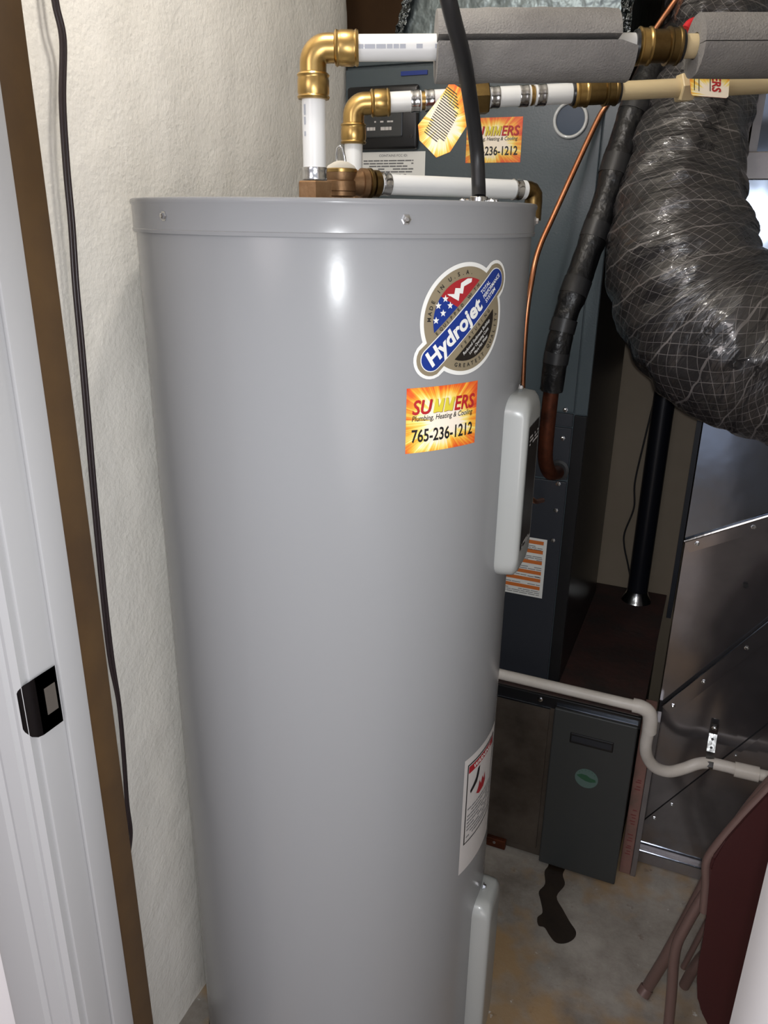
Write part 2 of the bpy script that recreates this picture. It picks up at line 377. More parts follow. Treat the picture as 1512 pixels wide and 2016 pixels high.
def big_m(x, y, w_, h_, sh, g=0):
    t = .23*w_; o = [(0, 0), (0, h_), (t*1.15, h_), (w_/2, h_*.38), (w_-t*1.15, h_), (w_, h_), (w_, 0), (w_-t, 0), (w_-t, h_*.60), (w_/2+t*.32, h_*.04), (w_/2-t*.32, h_*.04), (t, h_*.60), (t, 0)]
    return [(x+a+b_*sh, y+b_) for a, b_ in o][::-1]
def service_sticker(surf, x0, y0, x1, y1, parent, curved):
    """orange sunburst sticker with its print"""
    w_, h_ = x1-x0, y1-y0
    st = decal('sticker', [rect(x0, y0, x1, y1)], surf, .0004, M['burst'], parent, (x0, x1, y0, y1), curved=curved)
    st['label'] = 'orange and yellow sunburst sticker with a phone number'
    def X(t): return x0+w_*t
    def Yv(t): return y0+h_*t
    y = Yv(.60); hh = h_*.21
    segs = [('SU', .07, .255, 'redink'), ('ERS', .635, .315, 'redink')]
    decal('lettering_outline', [text(s, hh/.69, X(a)+w_*.008, y-h_*.008, 0, .18, .008, w_*b_) for s, a, b_, c in segs], surf, .0007, M['dimred'], st, curved=curved, maxlen=.02)
    for k_ in (0, 1):
        decal('lettering_outline', [big_m(X(.337+.145*k_)+w_*.008, y-h_*.008, w_*.125, hh, .18)], surf, .0007, M['dimred'], st, curved=curved, maxlen=.02)
        decal('lettering', [big_m(X(.337+.145*k_), y, w_*.125, hh, .18)], surf, .0010, M['yellow'], st, curved=curved, maxlen=.02)
    for s, a, b_, c in segs:
        decal('lettering', [text(s, hh/.69, X(a), y, 0, .18, .022, w_*b_)], surf, .0010, M[c], st, curved=curved, maxlen=.02)
    decal('lettering', [text('Plumbing, Heating & Cooling', h_*.115, X(.07), Yv(.495), 0, .2, .012, w_*.86),
                        text('765-236-1212', h_*.20/.69*.95, X(.07), Yv(.17), 0, 0, .02, w_*.87)], surf, .0008, M['ink'], st, curved=curved, maxlen=.02)
    return st

# ================================================================ SETTING
def wall_left():
    bm = bmesh.new(); ny, nz_ = 60, 100; y0, y1, z0, z1 = .60, 1.632, 0, 2.42; g = []
    for i in range(ny+1):
        row = []
        for k in range(nz_+1):
            y = y0+(y1-y0)*i/ny; z = z0+(z1-z0)*k/nz_
            d = noise.noise(Vector((y*5, z*3, 1)))*.006+noise.noise(Vector((y*16, z*11, 5)))*.0022
            if i == ny: d = noise.noise(Vector((3, z*30, 5)))*.004-.006
            row.append(bm.verts.new((-.782+d, y, z)))
        g.append(row)
    for i in range(ny):
        for k in range(nz_): bm.faces.new((g[i][k], g[i+1][k], g[i+1][k+1], g[i][k+1]))
    for k in range(nz_):   # end face
        a = bm.verts.new((-.86, y1, g[ny][k].co.z)); b_ = bm.verts.new((-.86, y1, g[ny][k+1].co.z)); bm.faces.new((g[ny][k], a, b_, g[ny][k+1]))
    return struct(link('wall_left', bm, M['plaster'], smooth=.6))
wall_left()
struct(link('floor', B(-2.2, 1.2, -2.2, 2.3, -.1, 0), M['floor']))
struct(link('ceiling', B(-2.2, 1.2, -2.2, 2.3, 2.42, 2.5), M['plaster']))
wb = struct(link('wall_back', B(-1.2, 1.0, 2.2, 2.3, 0, 2.42), M['panel']))
link('panel_joint', B(-.2795, -.2765, 2.195, 2.2, .47, 2.42), M['ink'], wb)
struct(link('wall_recess', B(-1.2, -1.12, 1.6, 2.2, 0, 2.42), M['brownboard']))
struct(link('wall_right', B(.62, .7, .45, 2.2, 0, 2.42), M['plaster']))
struct(link('wall_front_left', B(-2.2, -.636, .52, .60, 0, 2.42), M['hallwall']))
struct(link('wall_front_right', B(.115, 1.2, .46, .56, 0, 2.42), M['hallwall']))
struct(link('wall_front_top', B(-.636, .115, .46, .56, 2.06, 2.42), M['hallwall']))
bd = link('plywood_board', B(-1.1, -.60, 2.12, 2.14, 1.75, 2.41), M['brownboard'])
tag(bd, 'dark brown board in the gap between the plaster wall and the foil plenum', 'board')

# door frame: jamb in view on the left, the strike side
df = struct(thing('door_frame', 'x', 'x', (-.62, .5, 0)))
for k in ('label', 'category'): del df[k]
df.name = 'door_1'
JX = -.62
bm = B(JX-.02, JX, .508, .577, 0, 2.05, bev=.002); link('door_jamb', bm, M['white'], df, smooth=.5)
link('door_stop', B(JX, JX+.006, .5435, .5765, 0, 2.05, bev=.0015), M['white'], df, smooth=.5)
# casing on the hall side with its moulded profile
pr = [(JX-.004, .508), (JX-.004, .4995), (JX-.012, .496), (JX-.018, .497), (JX-.021, .492), (JX-.040, .489), (JX-.046, .491), (JX-.052, .487), (JX-.098, .484), (JX-.112, .488), (JX-.115, .52), (JX-.02, .52)]
bm = plate([(x, y, 0) for x, y in pr], 2.1, (0, 0, 1)); link('casing', bm, M['white'], df, smooth=.35)
link('hall_casing_edge', B(JX-.4, JX-.118, .512, .52, 0, 2.42), M['hallwall'], df)
# strike plate with curled lip
bm = bmesh.new(); zc, hh = .987, .036; prof_ = [(JX+.0012, .5405), (JX+.0012, .522), (JX+.0012, .512), (JX+.0002, .5055), (JX-.0035, .5005), (JX-.009, .4975), (JX-.013, .4965)]
hs = [1, 1, 1, .97, .9, .72, .5]; rows = []
for (x, y), h in zip(prof_, hs): rows.append([bm.verts.new((x+.0012, y, zc-hh*h)), bm.verts.new((x+.0012, y, zc-hh*h*.45)), bm.verts.new((x+.0012, y, zc+hh*h*.45)), bm.verts.new((x+.0012, y, zc+hh*h))])
for i in range(len(rows)-1):
    for k in range(3): bm.faces.new((rows[i][k], rows[i+1][k], rows[i+1][k+1], rows[i][k+1]))
bmesh.ops.solidify(bm, geom=bm.faces[:], thickness=.0012)
sp_ = link('strike_plate', bm, M['strike'], df, smooth=.6)
link('latch_hole', B(JX+.0022, JX+.0030, .5215, .5365, zc-.016, zc+.017), M['strikehole'], sp_)
tr = struct(link('trim_1', B(JX-.02, JX+.001, .5775, .618, 0, 2.08, bev=.002), M['wood'], smooth=.5))
d2 = struct(thing('door_2', 'x', 'x', (.105, .5, 0)))
for k in ('label', 'category'): del d2[k]
link('door_jamb', B(.096, .116, .44, .577, 0, 2.05, bev=.002), M['hallwall'], d2, smooth=.5)

# ================================================================ WATER HEATER
wh = thing('water_heater', 'tall light grey cylindrical electric water heater standing against the plaster wall', 'water heater', (TX, TY, 0))
A0 = (TX, TY, 0)
body = link('tank_body', Lz(A0, (0, 0, 1), [(0, TR-.002), (.01, TR), (1.30, TR), (1.462, TR), (1.467, TR-.001)], seg=160), M['tank'], wh, smooth=.6)
link('base_ring', Lz(A0, (0, 0, 1), [(0, TR+.004), (.04, TR+.004), (.041, TR)], seg=96), M['black'], wh, smooth=.6)
lid = link('lid', Lz(A0, (0, 0, 1), [(1.4665, TR-.004), (1.4655, TR+.0035), (1.469, TR+.0042), (1.470, TR+.0030), (1.495, TR+.0030), (1.4975, TR+.0042), (1.5, TR+.0046), (1.5022, TR+.0036), (1.503, TR+.0015), (1.500, TR-.002), (1.4985, TR-.01), (1.4985, .01)], seg=160), M['tank'], wh, smooth=.7)
lid['label'] = 'screwed metal lid with a rolled rim'
for u in (-.4877, -.2098, .052, .3, .62, -.75):
    q = cyl(.003)(u, 1.4835); n = (q-Vector((TX, TY, 1.4835))); screw(wh, q, n, .0042)
# access covers bulging from the right hand side
def cover(name, th, z0, z1, wd, dep):
    c, s = math.cos(th), math.sin(th); nrm = Vector((c, s, 0)); tan = Vector((-s, c, 0)); o = Vector((TX, TY, 0))
    bm = bmesh.new(); rings = []
    lv = [(TR-.012, 0, .0), (TR+.004, 0, .0), (TR+dep*.72, .0008, .002), (TR+dep*.9, .0025, .008), (TR+dep*.98, .005, .015), (TR+dep, .009, .022)]
    for r, ix, iz in lv:
        ring = []; hw = wd/2-ix; ra = hw*.55
        for k in range(32):   # rounded rectangle
            q = k//8; t = (k % 8)/7*math.pi/2+q*math.pi/2
            cx_ = (hw-ra)*(1 if q in (0, 3) else -1); cz_ = ((z1-z0)/2-iz-ra)*(1 if q in (0, 1) else -1)
            a = cx_+ra*math.cos(t); b_ = cz_+ra*math.sin(t)
            rr = r if r < TR else r
            ring.append(bm.verts.new(o+nrm*rr+tan*a+Vector((0, 0, (z0+z1)/2+b_))))
        rings.append(ring)
    for i in range(len(rings)-1):
        for k in range(32): j = (k+1) % 32; bm.faces.new((rings[i][k], rings[i][j], rings[i+1][j], rings[i+1][k]))
    bm.faces.new(rings[-1]); bm.faces.new(rings[0][::-1])
    ob = link(name, bm, M['cover'], wh, smooth=.9)
    # flange lying on the tank wall, and its screws
    bm = bmesh.new(); rings = []
    for r in (TR-.004, TR+.0025):
        rings.append([bm.verts.new(cyl(r-TR)(th*TR+a, z)) for a, z in [(-wd/2-.006, z0-.004), (-wd/2-.006, z1-.02), (-wd*.25, z1+.008), (wd*.25, z1+.008), (wd/2+.006, z1-.02), (wd/2+.006, z0-.004)]])
    for k in range(6): j = (k+1) % 6; bm.faces.new((rings[0][k], rings[0][j], rings[1][j], rings[1][k]))
    bm.faces.new(rings[1]); bm.faces.new(rings[0][::-1])
    q = cyl(.004)(th*TR, z1+.004); screw(wh, q, q-Vector((TX, TY, q.z)), .0045)
    return ob, flat(o+nrm*(TR+dep)+Vector((0, 0, 0)), tan, (0, 0, 1))
cv1, fl1 = cover('access_cover', .03, 1.028, 1.278, .088, .027)
cv1['label'] = 'long bulging cover with a black sticker, upper of the two'
decal('black_sticker', [rect(-.034, 1.07, .030, 1.24)], fl1, .0006, M['labelblack'], cv1, curved=False)
decal('sticker_print', print_lines(-.028, .026, [1.072, 1.076, 1.214, 1.219, 1.224], .0025, 5), fl1, .0012, M['papergrey'], cv1, curved=False)
cv2, fl2 = cover('access_cover', .06, .10, .435, .088, .027)
cv2['label'] = 'plain lower cover near the floor'

# round emblem with the diagonal blue bar
em_c = (-.1282, 1.3795); A = math.radians(41.2); ca, sa = math.cos(A), math.sin(A)
def emb(a, b_): return (em_c[0]+a*ca-b_*sa, em_c[1]+a*sa+b_*ca)      # a along the bar, b_ across it
def outline(rc, hl, hw):
    """circle of radius rc united with a capsule (half length hl to the end centres, half width hw)"""
    pts = []
    for k in range(120):
        t = 2*math.pi*k/120; c, s = math.cos(t), math.sin(t); r = rc
        # ray / capsule far hit
        best = 0
        for sg in (-1, 1):
            p = c*sg*hl; disc = p*p-(hl*hl-hw*hw)
            if disc > 0: best = max(best, p+math.sqrt(disc)) if p+math.sqrt(disc) > 0 else best
        pts.append(emb(c*max(r, best), s*max(r, best)))
    return pts
S_ = cyl()
logo = decal('emblem_sticker', [outline(.0615, .0615, .0185+.0035)], S_, .0004, M['paper'], wh); logo['label'] = 'round gold emblem sticker crossed by a blue bar'
decal('gold_field', [outline(.0570, .0615, .0185)], S_, .0008, M['gold'], logo)
def cap(hl, hw, n=12): return [emb(hl+hw*math.cos(t), hw*math.sin(t)) for t in [-math.pi/2+math.pi*i/n for i in range(n+1)]]+[emb(-hl+hw*math.cos(t), hw*math.sin(t)) for t in [math.pi/2+math.pi*i/n for i in range(n+1)]]
decal('bar_border', [cap(.0615, .0138)], S_, .0012, M['paper'], logo)
decal('blue_bar', [cap(.0615, .0128)], S_, .0015, M['blue'], logo)
def segm(r, b0, side, n=16):    # circle segment beyond b0
    a0 = math.asin(b0/r); pts = [emb(r*math.cos(t), side*r*math.sin(t)) for t in [a0+(math.pi-2*a0)*i/n for i in range(n+1)]]
    return pts
flag_r = .0455; b0 = .0200
# flag: blue canton to the lower left, red field with a wavy white band
def arcpts(t0, t1, r, n=12): return [emb(r*math.cos(t0+(t1-t0)*i/n), r*math.sin(t0+(t1-t0)*i/n)) for i in range(n+1)]
ta = math.asin(b0/flag_r); tm = math.radians(103)
decal('canton', [[emb(-.001, b0)]+arcpts(tm, math.pi-ta, flag_r)], S_, .0012, M['blue'], logo)
decal('red_field', [[emb(-.001, b0)]+arcpts(ta, tm, flag_r)], S_, .0012, M['red'], logo)
wv = [(.0, .031), (.003, .0245), (.009, .030), (.012, .0265), (.018, .0315), (.029, .0275), (.032, .030), (.027, .0345), (.017, .0372), (.013, .0335), (.008, .0385), (.003, .0345), (-.003, .037), (-.004, .041)]
decal('white_wave', [[emb(a+.001, b_) for a, b_ in wv[::-1]]], S_, .0016, M['paper'], logo)
decal('small_stars', [star(-.1595, 1.4035, .0042), star(-.1683, 1.3965, .0042), star(-.1528, 1.3962, .0042), star(-.1618, 1.3884, .0042), star(-.1706, 1.3809, .0042)], S_, .0016, M['paper'], logo)
decal('black_field', [segm(.0455, .0225, -1)[::-1]], S_, .0012, M['labelblack'], logo)
def bt(s, size, a, b_, width=None, **k): x, y = emb(a, b_); return text(s, size, x, y, A, width=width, **k)
decal('lettering', [bt('Hydrojet', .0235, -.0665, -.0068, .094, shear=.12, bold=.035)], S_, .0019, M['paper'], logo, maxlen=.02)
decal('small_lettering', [bt('TOTAL', .0062, .034, .0052, .018, bold=.02, shear=.1), bt('PERFORMANCE', .0062, .034, -.0012, .036, bold=.02, shear=.1), bt('SYSTEM', .0062, .034, -.0076, .021, bold=.02, shear=.1)], S_, .0019, M['paper'], logo, maxlen=.02)
decal('small_lettering', [bt('Reduced Sediment Buildup', .0054, -.027, -.0285, .054, shear=.2), bt('Lower Operating Costs', .0054, -.020, -.0345, .040, shear=.2), bt('More Hot Water', .0054, -.014, -.0405, .028, shear=.2)], S_, .0017, M['paper'], logo, maxlen=.02)
ring_t = []
for s, t0, t1, side in (('MADE IN U.S.A.', 136, 44, 1), ('GREATEST QUALITY', 214, 322, -1)):
    for i, ch in enumerate(s):
        if ch == ' ': continue
        t = math.radians(t0+(t1-t0)*i/(len(s)-1)); rr = .0490 if side == 1 else .0525; x, y = emb(rr*math.cos(t), rr*math.sin(t))
        ring_t.append(text(ch, .0062, x, y, A+t+(-math.pi/2 if side == 1 else math.pi/2), bold=.02, align='CENTER'))
for s, b_, a0, a1 in (('EQUIPPED WITH', .0155, -.040, .034), ('FEATURING', -.0200, -.024, .030)):
    for i, ch in enumerate(s):
        if ch != ' ': ring_t.append(bt(ch, .0052, a0+(a1-a0)*i/(len(s)-1), b_, bold=.02))
decal('rim_lettering', ring_t, S_, .0016, M['ink'], logo, maxlen=.02)
ss = service_sticker(S_, -.2035, 1.2335, -.1035, 1.3085, wh, True)
# warning label low on the right
wl = decal('warning_label', [rect(-.084, .545, .030, .757)], S_, .0004, M['papergrey'], wh); wl['label'] = 'white warning label with black frame and red heading'
decal('frame', [rect(-.076, .598, .020, .600), rect(-.076, .598, -.0735, .745), rect(.0175, .598, .020, .745), rect(-.076, .7425, .020, .745)], S_, .0008, M['ink'], wl)
decal('heading', [rect(-.0725, .728, .0165, .7405)], S_, .0008, M['red'], wl)
decal('heading_text', [text('WARNING', .011, -.060, .7305, 0, 0, .02, .06)], S_, .0012, M['paper'], wl, maxlen=.02)
decal('picture', [[(-.066, .694), (-.058, .70), (-.05, .708), (-.045, .722), (-.038, .723), (-.041, .708), (-.046, .698), (-.056, .692), (-.064, .688)]], S_, .0008, M['ink'], wl)
decal('picture', [[(-.046, .676), (-.040, .684), (-.036, .694), (-.031, .684), (-.026, .696), (-.021, .686), (-.017, .697), (-.014, .680), (-.020, .672), (-.036, .670)]], S_, .0008, M['red'], wl)
decal('small_print', print_lines(-.070, .014, [.608+.0065*i for i in range(9)], .0022, 9), S_, .0008, M['greyink'], wl)

# fittings on the tank top
def elbow(name, label, c, r, d1, d2, ln, m=M['brass'], parent=None):
    """push-fit elbow: legs from corner c towards d1 and d2"""
    c = Vector(c); d1 = Vector(d1).normalized(); d2 = Vector(d2).normalized()
    t = thing(name, label, 'pipe fitting', c)
    pts = [c+d1*ln*.62, c+d1*ln*.5]
    a = c+d1*r*1.15; b_ = c+d2*r*1.15; cc = c+(d1+d2)*r*1.15
    for i in range(11):
        q = i/10*math.pi/2; pts.append(cc-d2*r*1.15*math.cos(q)-d1*r*1.15*math.sin(q))
    pts += [c+d2*ln*.5, c+d2*ln*.62]
    link('bend', T_(pts, r*1.12, seg=28), m, t, smooth=.7)
    for d in (d1, d2):
        link('collar', Lz(c+d*ln*.48, d, [(0, r*1.1), (.001, r*1.28), (ln*.06, r*1.38), (ln*.10, r*1.30), (ln*.13, r*1.30), (ln*.16, r*1.34), (ln*.42, r*1.34), (ln*.45, r*1.29), (ln*.47, r*1.29), (ln*.50, r*1.38), (ln*.55, r*1.30), (ln*.56, r*1.0)], seg=32), m, t, smooth=.5)
    return t
def pipe_run(name, label, pts, r, m, cat='pipe'):
    o = link(name, T_(pts, r, seg=28), m, smooth=.7); tag(o, label, cat); return o
def coupling(name, label, p, q, r, m1=M['brass'], m2=M['oldbrass']):
    p, q = Vector(p), Vector(q); d = (q-p); L_ = d.length; d.normalize(); t = thing(name, label, 'pipe fitting', (p+q)/2)
    link('sleeve', Lz(p, d, [(L_*.25, r*1.0), (L_*.26, r*1.25), (L_*.74, r*1.25), (L_*.75, r)], seg=28), m2, t, smooth=.5)
    for a, dd, mm in ((p, d, m1), (q, -d, m2)):
        link('collar', Lz(a, dd, [(0, r*.98), (.0005, r*1.3), (L_*.04, r*1.46), (L_*.08, r*1.44), (L_*.1, r*1.36), (L_*.24, r*1.36), (L_*.27, r*1.46), (L_*.31, r*1.46), (L_*.33, r*1.2)], seg=32), mm, t, smooth=.5)
        link('release_ring', Lz(a, -dd, [(-.002, r*1.0), (-.001, r*1.3), (.0025, r*1.22), (.003, r*1.0)], seg=28), M['black'], t, smooth=.5)
    return t
def clamp(p, d, r, parent, wdt=.012):
    d = Vector(d).normalized(); p = Vector(p)
    c = link('ring_clamp', Lz(p-d*wdt/2, d, [(0, r), (.0002, r*1.09), (wdt*.15, r*1.12), (wdt*.3, r*1.08), (wdt*.7, r*1.08), (wdt*.85, r*1.12), (wdt, r*1.09), (wdt+.0002, r)], seg=30), M['steel'], parent, smooth=.5)
    return c
R1 = .0136; d1 = .93
def colrow(p):
    d = np.array(p)-EYE; v = d.dot(RW)*RT+d.dot(FWW)*FW-d[2]*DN; return 756+FPX*v[0]/v[2], 1008+FPX*v[1]/v[2]
def zrow(x, y, row):       # height above the lid at which a post at (x, y) reaches the picture row
    lo_, hi_ = 1.3, 2.2
    for _ in range(40):
        mid = (lo_+hi_)/2
        if colrow((x, y, mid))[1] > row: lo_ = mid
        else: hi_ = mid
    return mid
pA = D(620, 352, d1); pB = D(636, 93, d1); 
topz = 1.4985
base1 = Vector((pA.x, pA.y, topz))
pB = Vector((pA.x, pA.y, zrow(pA.x, pA.y, 95)))
dirT = (D(1500, 90, d1-.04)-pB).normalized()
cv = elbow('brass_elbow', 'large brass push-fit elbow at the top left corner, nearest the camera', pB, R1, (0, 0, -1), dirT, .050)
v1 = thing('water_pipe', 'white vertical pipe rising from the tank lid at the left, to the larger elbow', 'pipe', base1)
link('pipe', T_([base1+Vector((0, 0, .03)), pB-Vector((0, 0, .045))], R1, seg=28), M['pvc'], v1, smooth=.7)
clamp(base1+Vector((0, 0, .034)), (0, 0, 1), R1, v1, .014)
decal('pipe_print', [rect(.002, z, .0045, z+.005+.003*(i % 3)) for i, z in enumerate([0, .012, .022, .05, .062, .07])], (lambda u, v, eps=0: pA+Vector(((R1+eps)*math.sin((u-.004)/R1-.3), -(R1+eps)*math.cos((u-.004)/R1-.3), v+.045))), .0005, M['faintink'], v1, maxlen=.02)
n1 = tag(link('hex_adapter', hexa(base1, (0, 0, 1), 0, .026, R1*1.62), M['bronze']), 'square-sided bronze adapter on the lid under the left vertical pipe', 'pipe fitting')
# top horizontal run
tA = pB+dirT*.04
def along(px): # point on the top run at picture column px
    best = min(range(0, 2000), key=lambda k: abs(colof(tA+dirT*k*.0005)-px)); return tA+dirT*best*.0005
def colof(p):
    d = np.array(p)-EYE; v = d.dot(RW)*RT+d.dot(FWW)*FW-d[2]*DN; return 756+FPX*v[0]/v[2]
h1 = thing('water_pipe', 'upper white horizontal pipe running into the grey foam sleeve', 'pipe', tA)
link('pipe', T_([pB+dirT*.045, along(1262)], R1, seg=28), M['pvc'], h1, smooth=.7)
upv = Vector(cy); toc = Vector(cz)
def pprint(s, size, p0, wd, r, ang0, parent):
    dd = dirT; f = (Vector(EYE)-p0).normalized(); f = (f-f.dot(dd)*dd).normalized(); g = dd.cross(f)*-1
    if g.z < 0: g = -g
    decal('pipe_print', print_lines(0, wd, [-.0022], .0042, 7, .75), lambda u, v, eps=0: p0+dd*u+(f*math.cos(v/r+ang0)+g*math.sin(v/r+ang0))*(r+eps), .0005, M['faintink'], parent, maxlen=.02)
pprint('PEX  3/4 IN  SDR9  CTS', .010, along(700), .095, R1, .12, h1)
coupling('brass_coupling', 'tarnished brass coupling at the end of the upper foam sleeve', along(1252), along(1338), R1)
cr1 = tag(link('cream_pipe', T_([along(1332), along(1512)+dirT*.5], R1*.92, seg=28), M['cream'], smooth=.7), 'cream pipe stub between the upper brass coupling and second foam sleeve', 'pipe')
# foam sleeves: slit C section
def sleeve(name, label, a, b_, R, r, slit, gap, trim=0, lift=0):
    a, b_ = Vector(a), Vector(b_); d = (b_-a).normalized(); ve = (Vector(EYE)-(a+b_)/2).normalized(); f = (ve-ve.dot(d)*d).normalized(); g = d.cross(f)
    if g.z < 0: g = -g
    bm = bmesh.new(); n = 40; NS = 14; rings = []
    for i in range(NS+1):
        ring = []; c = a+(b_-a)*i/NS; back = -(b_-a)*i/NS*trim
        for k in range(n+1):
            t = slit+gap/2+(2*math.pi-gap)*k/n
            e = noise.noise(Vector((math.cos(t)*3, math.sin(t)*3, i*.6)))*.0014
            bul = lift*max(0, math.sin(t))*(.6+.4*math.sin(math.pi*i/NS))
            off = back*(1 if .1 < t % (2*math.pi) < math.pi else 0)
            ring.append(bm.verts.new(c+off+(f*math.cos(t)+g*math.sin(t))*(R+e+bul)))
        for k in range(n, -1, -1):
            t = slit+gap/2+(2*math.pi-gap)*k/n
            off = back*(1 if .1 < t % (2*math.pi) < math.pi else 0)
            ring.append(bm.verts.new(c+off+(f*math.cos(t)+g*math.sin(t))*r))
        rings.append(ring)
    m_ = len(rings[0])
    for i in range(NS):
        for k in range(m_): j = (k+1) % m_; bm.faces.new((rings[i][k], rings[i][j], rings[i+1][j], rings[i+1][k]))
    for ring in (rings[0], rings[-1]):
        for k in range(n): bm.faces.new((ring[k], ring[k+1], ring[2*n-k], ring[2*n+1-k]))
    bmesh.ops.bevel(bm, geom=[e for e in bm.edges if e.is_manifold and e.calc_face_angle(0) > 1.0], offset=.003, segments=2, affect='EDGES')
    return tag(link(name, bm, M['foam'], smooth=.9), label, 'pipe insulation')
sleeve('foam_sleeve', 'long grey foam pipe sleeve split open along its length', along(858), along(1238), .0360, R1+.001, .27, .17, trim=.085, lift=.002)
sleeve('foam_sleeve', 'short grey foam sleeve cut off by the right edge', along(1368)+Vector((0, 0, 0)), along(1512)+dirT*.5, .0325, R1, .16, .03)
# second run, deeper
R2 = .0132; d2_ = 1.12
qA = D(696, 345, d2_); qTop = Vector((qA.x, qA.y, zrow(qA.x, qA.y, 205))); dir2 = (D(1480, 166, d2_)-qTop).normalized()
def along2(px): best = min(range(0, 2400), key=lambda k: abs(colof(qTop+dir2*k*.0005)-px)); return qTop+dir2*best*.0005
elbow('brass_elbow', 'smaller brass push-fit elbow in front of the black control panel', qTop, R2, (0, 0, -1), dir2, .049)
v2 = thing('water_pipe', 'short white vertical pipe behind the bronze relief valve', 'pipe', (qA.x, qA.y, topz))
link('pipe', T_([(qA.x, qA.y, topz+.02), (qA.x, qA.y, qTop.z-.045)], R2*.97, seg=28), M['pvc'], v2, smooth=.7)
tag(link('hex_adapter', hexa((qA.x, qA.y, topz), (0, 0, 1), 0, .024, R2*1.5), M['bronze']), 'bronze adapter on the lid behind the relief valve', 'pipe fitting')
h2 = thing('water_pipe', 'lower white horizontal pipe with steel ring clamps', 'pipe', along2(790))
for a, b_ in ((752, 829), (836, 905), (962, 1047), (1052, 1136)):
    link('pipe_length', T_([along2(a), along2(b_)], R2, seg=28), M['pvc'], h2, smooth=.7)
for px in (817, 845, 973, 1030, 1064): clamp(along2(px), dir2, R2, h2, .013)
link('insert_fitting', T_([along2(826), along2(838)], R2*.9, seg=24), M['brass'], h2, smooth=.7)
link('insert_fitting', Lz(along2(1041), dir2, [(0, R2*.9), (.002, R2*1.02), (.005, R2*1.02), (.0075, R2*.9)], seg=24), M['brass'], h2, smooth=.5)
ct = thing('check_valve', 'tarnished brass check valve behind the black hose', 'pipe fitting', along2(930))
link('valve_body', Lz(along2(900), dir2, [(0, R2), (.003, R2*1.3), (.022, R2*1.3), (.023, R2*1.1), (.028, R2*1.1), (.029, R2*1.0)], seg=24), M['oldbrass'], ct, smooth=.5)
link('hex_nut', hexa(along2(930), dir2, 0, .022, R2*1.75), M['oldbrass'], ct)
link('small_port', Lz(along2(948)+Vector((0, 0, R2)), (0, 0, 1), [(0, .007), (.012, .007), (.013, .005)], seg=12), M['oldbrass'], ct)
coupling('brass_coupling', 'tarnished brass coupling between the white and cream pipes', along2(1128), along2(1215), R2)
cp = thing('cream_pipe', 'cream horizontal pipe with a hexagonal collar running out at the right', 'pipe', along2(1280))
link('pipe', T_([along2(1210), along2(1350)], R2*.93, seg=28), M['cream'], cp, smooth=.7)
link('hex_collar', hexa(along2(1335), dir2, 0, .020, R2*1.5), M['cream'], cp)
link('pipe', T_([along2(1352), along2(1512)+dir2*.34], R2*1.0, seg=28), M['cream'], cp, smooth=.7)
# zip tie + hanging tags
def hang_tag(label, pxs, dd, lines_dir):
    pts = [D(x, y, dd) for x, y in pxs]; c = sum(pts, Vector())/len(pts); t = thing('hanging_tag', label, 'tag', c)
    return t, c
tg, c0 = hang_tag('eight-cornered sunburst tag hanging by a black tie, covered with printed lines', [(887, 161), (912, 177), (924, 240), (886, 299), (859, 310), (826, 276), (823, 246), (871, 185)], 1.075, 0)
px = [(887, 161), (912, 177), (924, 240), (886, 299), (859, 310), (826, 276), (823, 246), (871, 185)]
k1 = 1.075/FPX
fx, fy = Vector(cx), Vector(cy)
def loc2(x, y): return ((x-870)*k1, -(y-236)*k1)
O1 = D(870, 236, 1.075); SF = flat(O1, fx, fy)
bm = bmesh.new(); lay = bm.loops.layers.uv.verify()
A1 = [bm.verts.new(SF(*loc2(x, y), 0)) for x, y in px[::-1]]; A2 = [bm.verts.new(SF(*loc2(x, y), -.0008)) for x, y in px[::-1]]
f1 = bm.faces.new(A1); f2 = bm.faces.new(A2[::-1])
for i in range(8): bm.faces.new((A1[i], A2[i], A2[(i+1) % 8], A1[(i+1) % 8]))
for lp, (x, y) in zip(f1.loops, px[::-1]): lp[lay].uv = ((x-823)/101, 1-(y-161)/149)
card = link('card', bm, M['burst'], tg)
aa = math.radians(-38); ls = []
def rotl(cxp, cyp, L_, th_):
    u0, v0 = loc2(cxp, cyp); L_ *= k1; th_ *= k1; c, s = math.cos(aa), math.sin(aa)
    return [(u0+c*a-s*b_, v0+s*a+c*b_) for a, b_ in ((0, 0), (L_, 0), (L_, th_), (0, th_))]
for i in range(21):
    t = i/20; ls.append(rotl(880-45*t, 172+88*t, 24+20*min(1, t*4)-(12 if .2 < t < .3 or t > .93 else 0), 1.7))
decal('printed_line', ls, SF, .0006, M['ink'], card, curved=False)
bm = tube(bmesh.new(), [along2(910)+Vector((R2*1.25*math.sin(a)*0, 0, 0))+(toc*math.cos(a)+upv*math.sin(a))*R2*1.35 for a in [i*math.pi/8 for i in range(17)]], .0012, seg=6)
link('black_tie', bm, M['rubber'], tg)
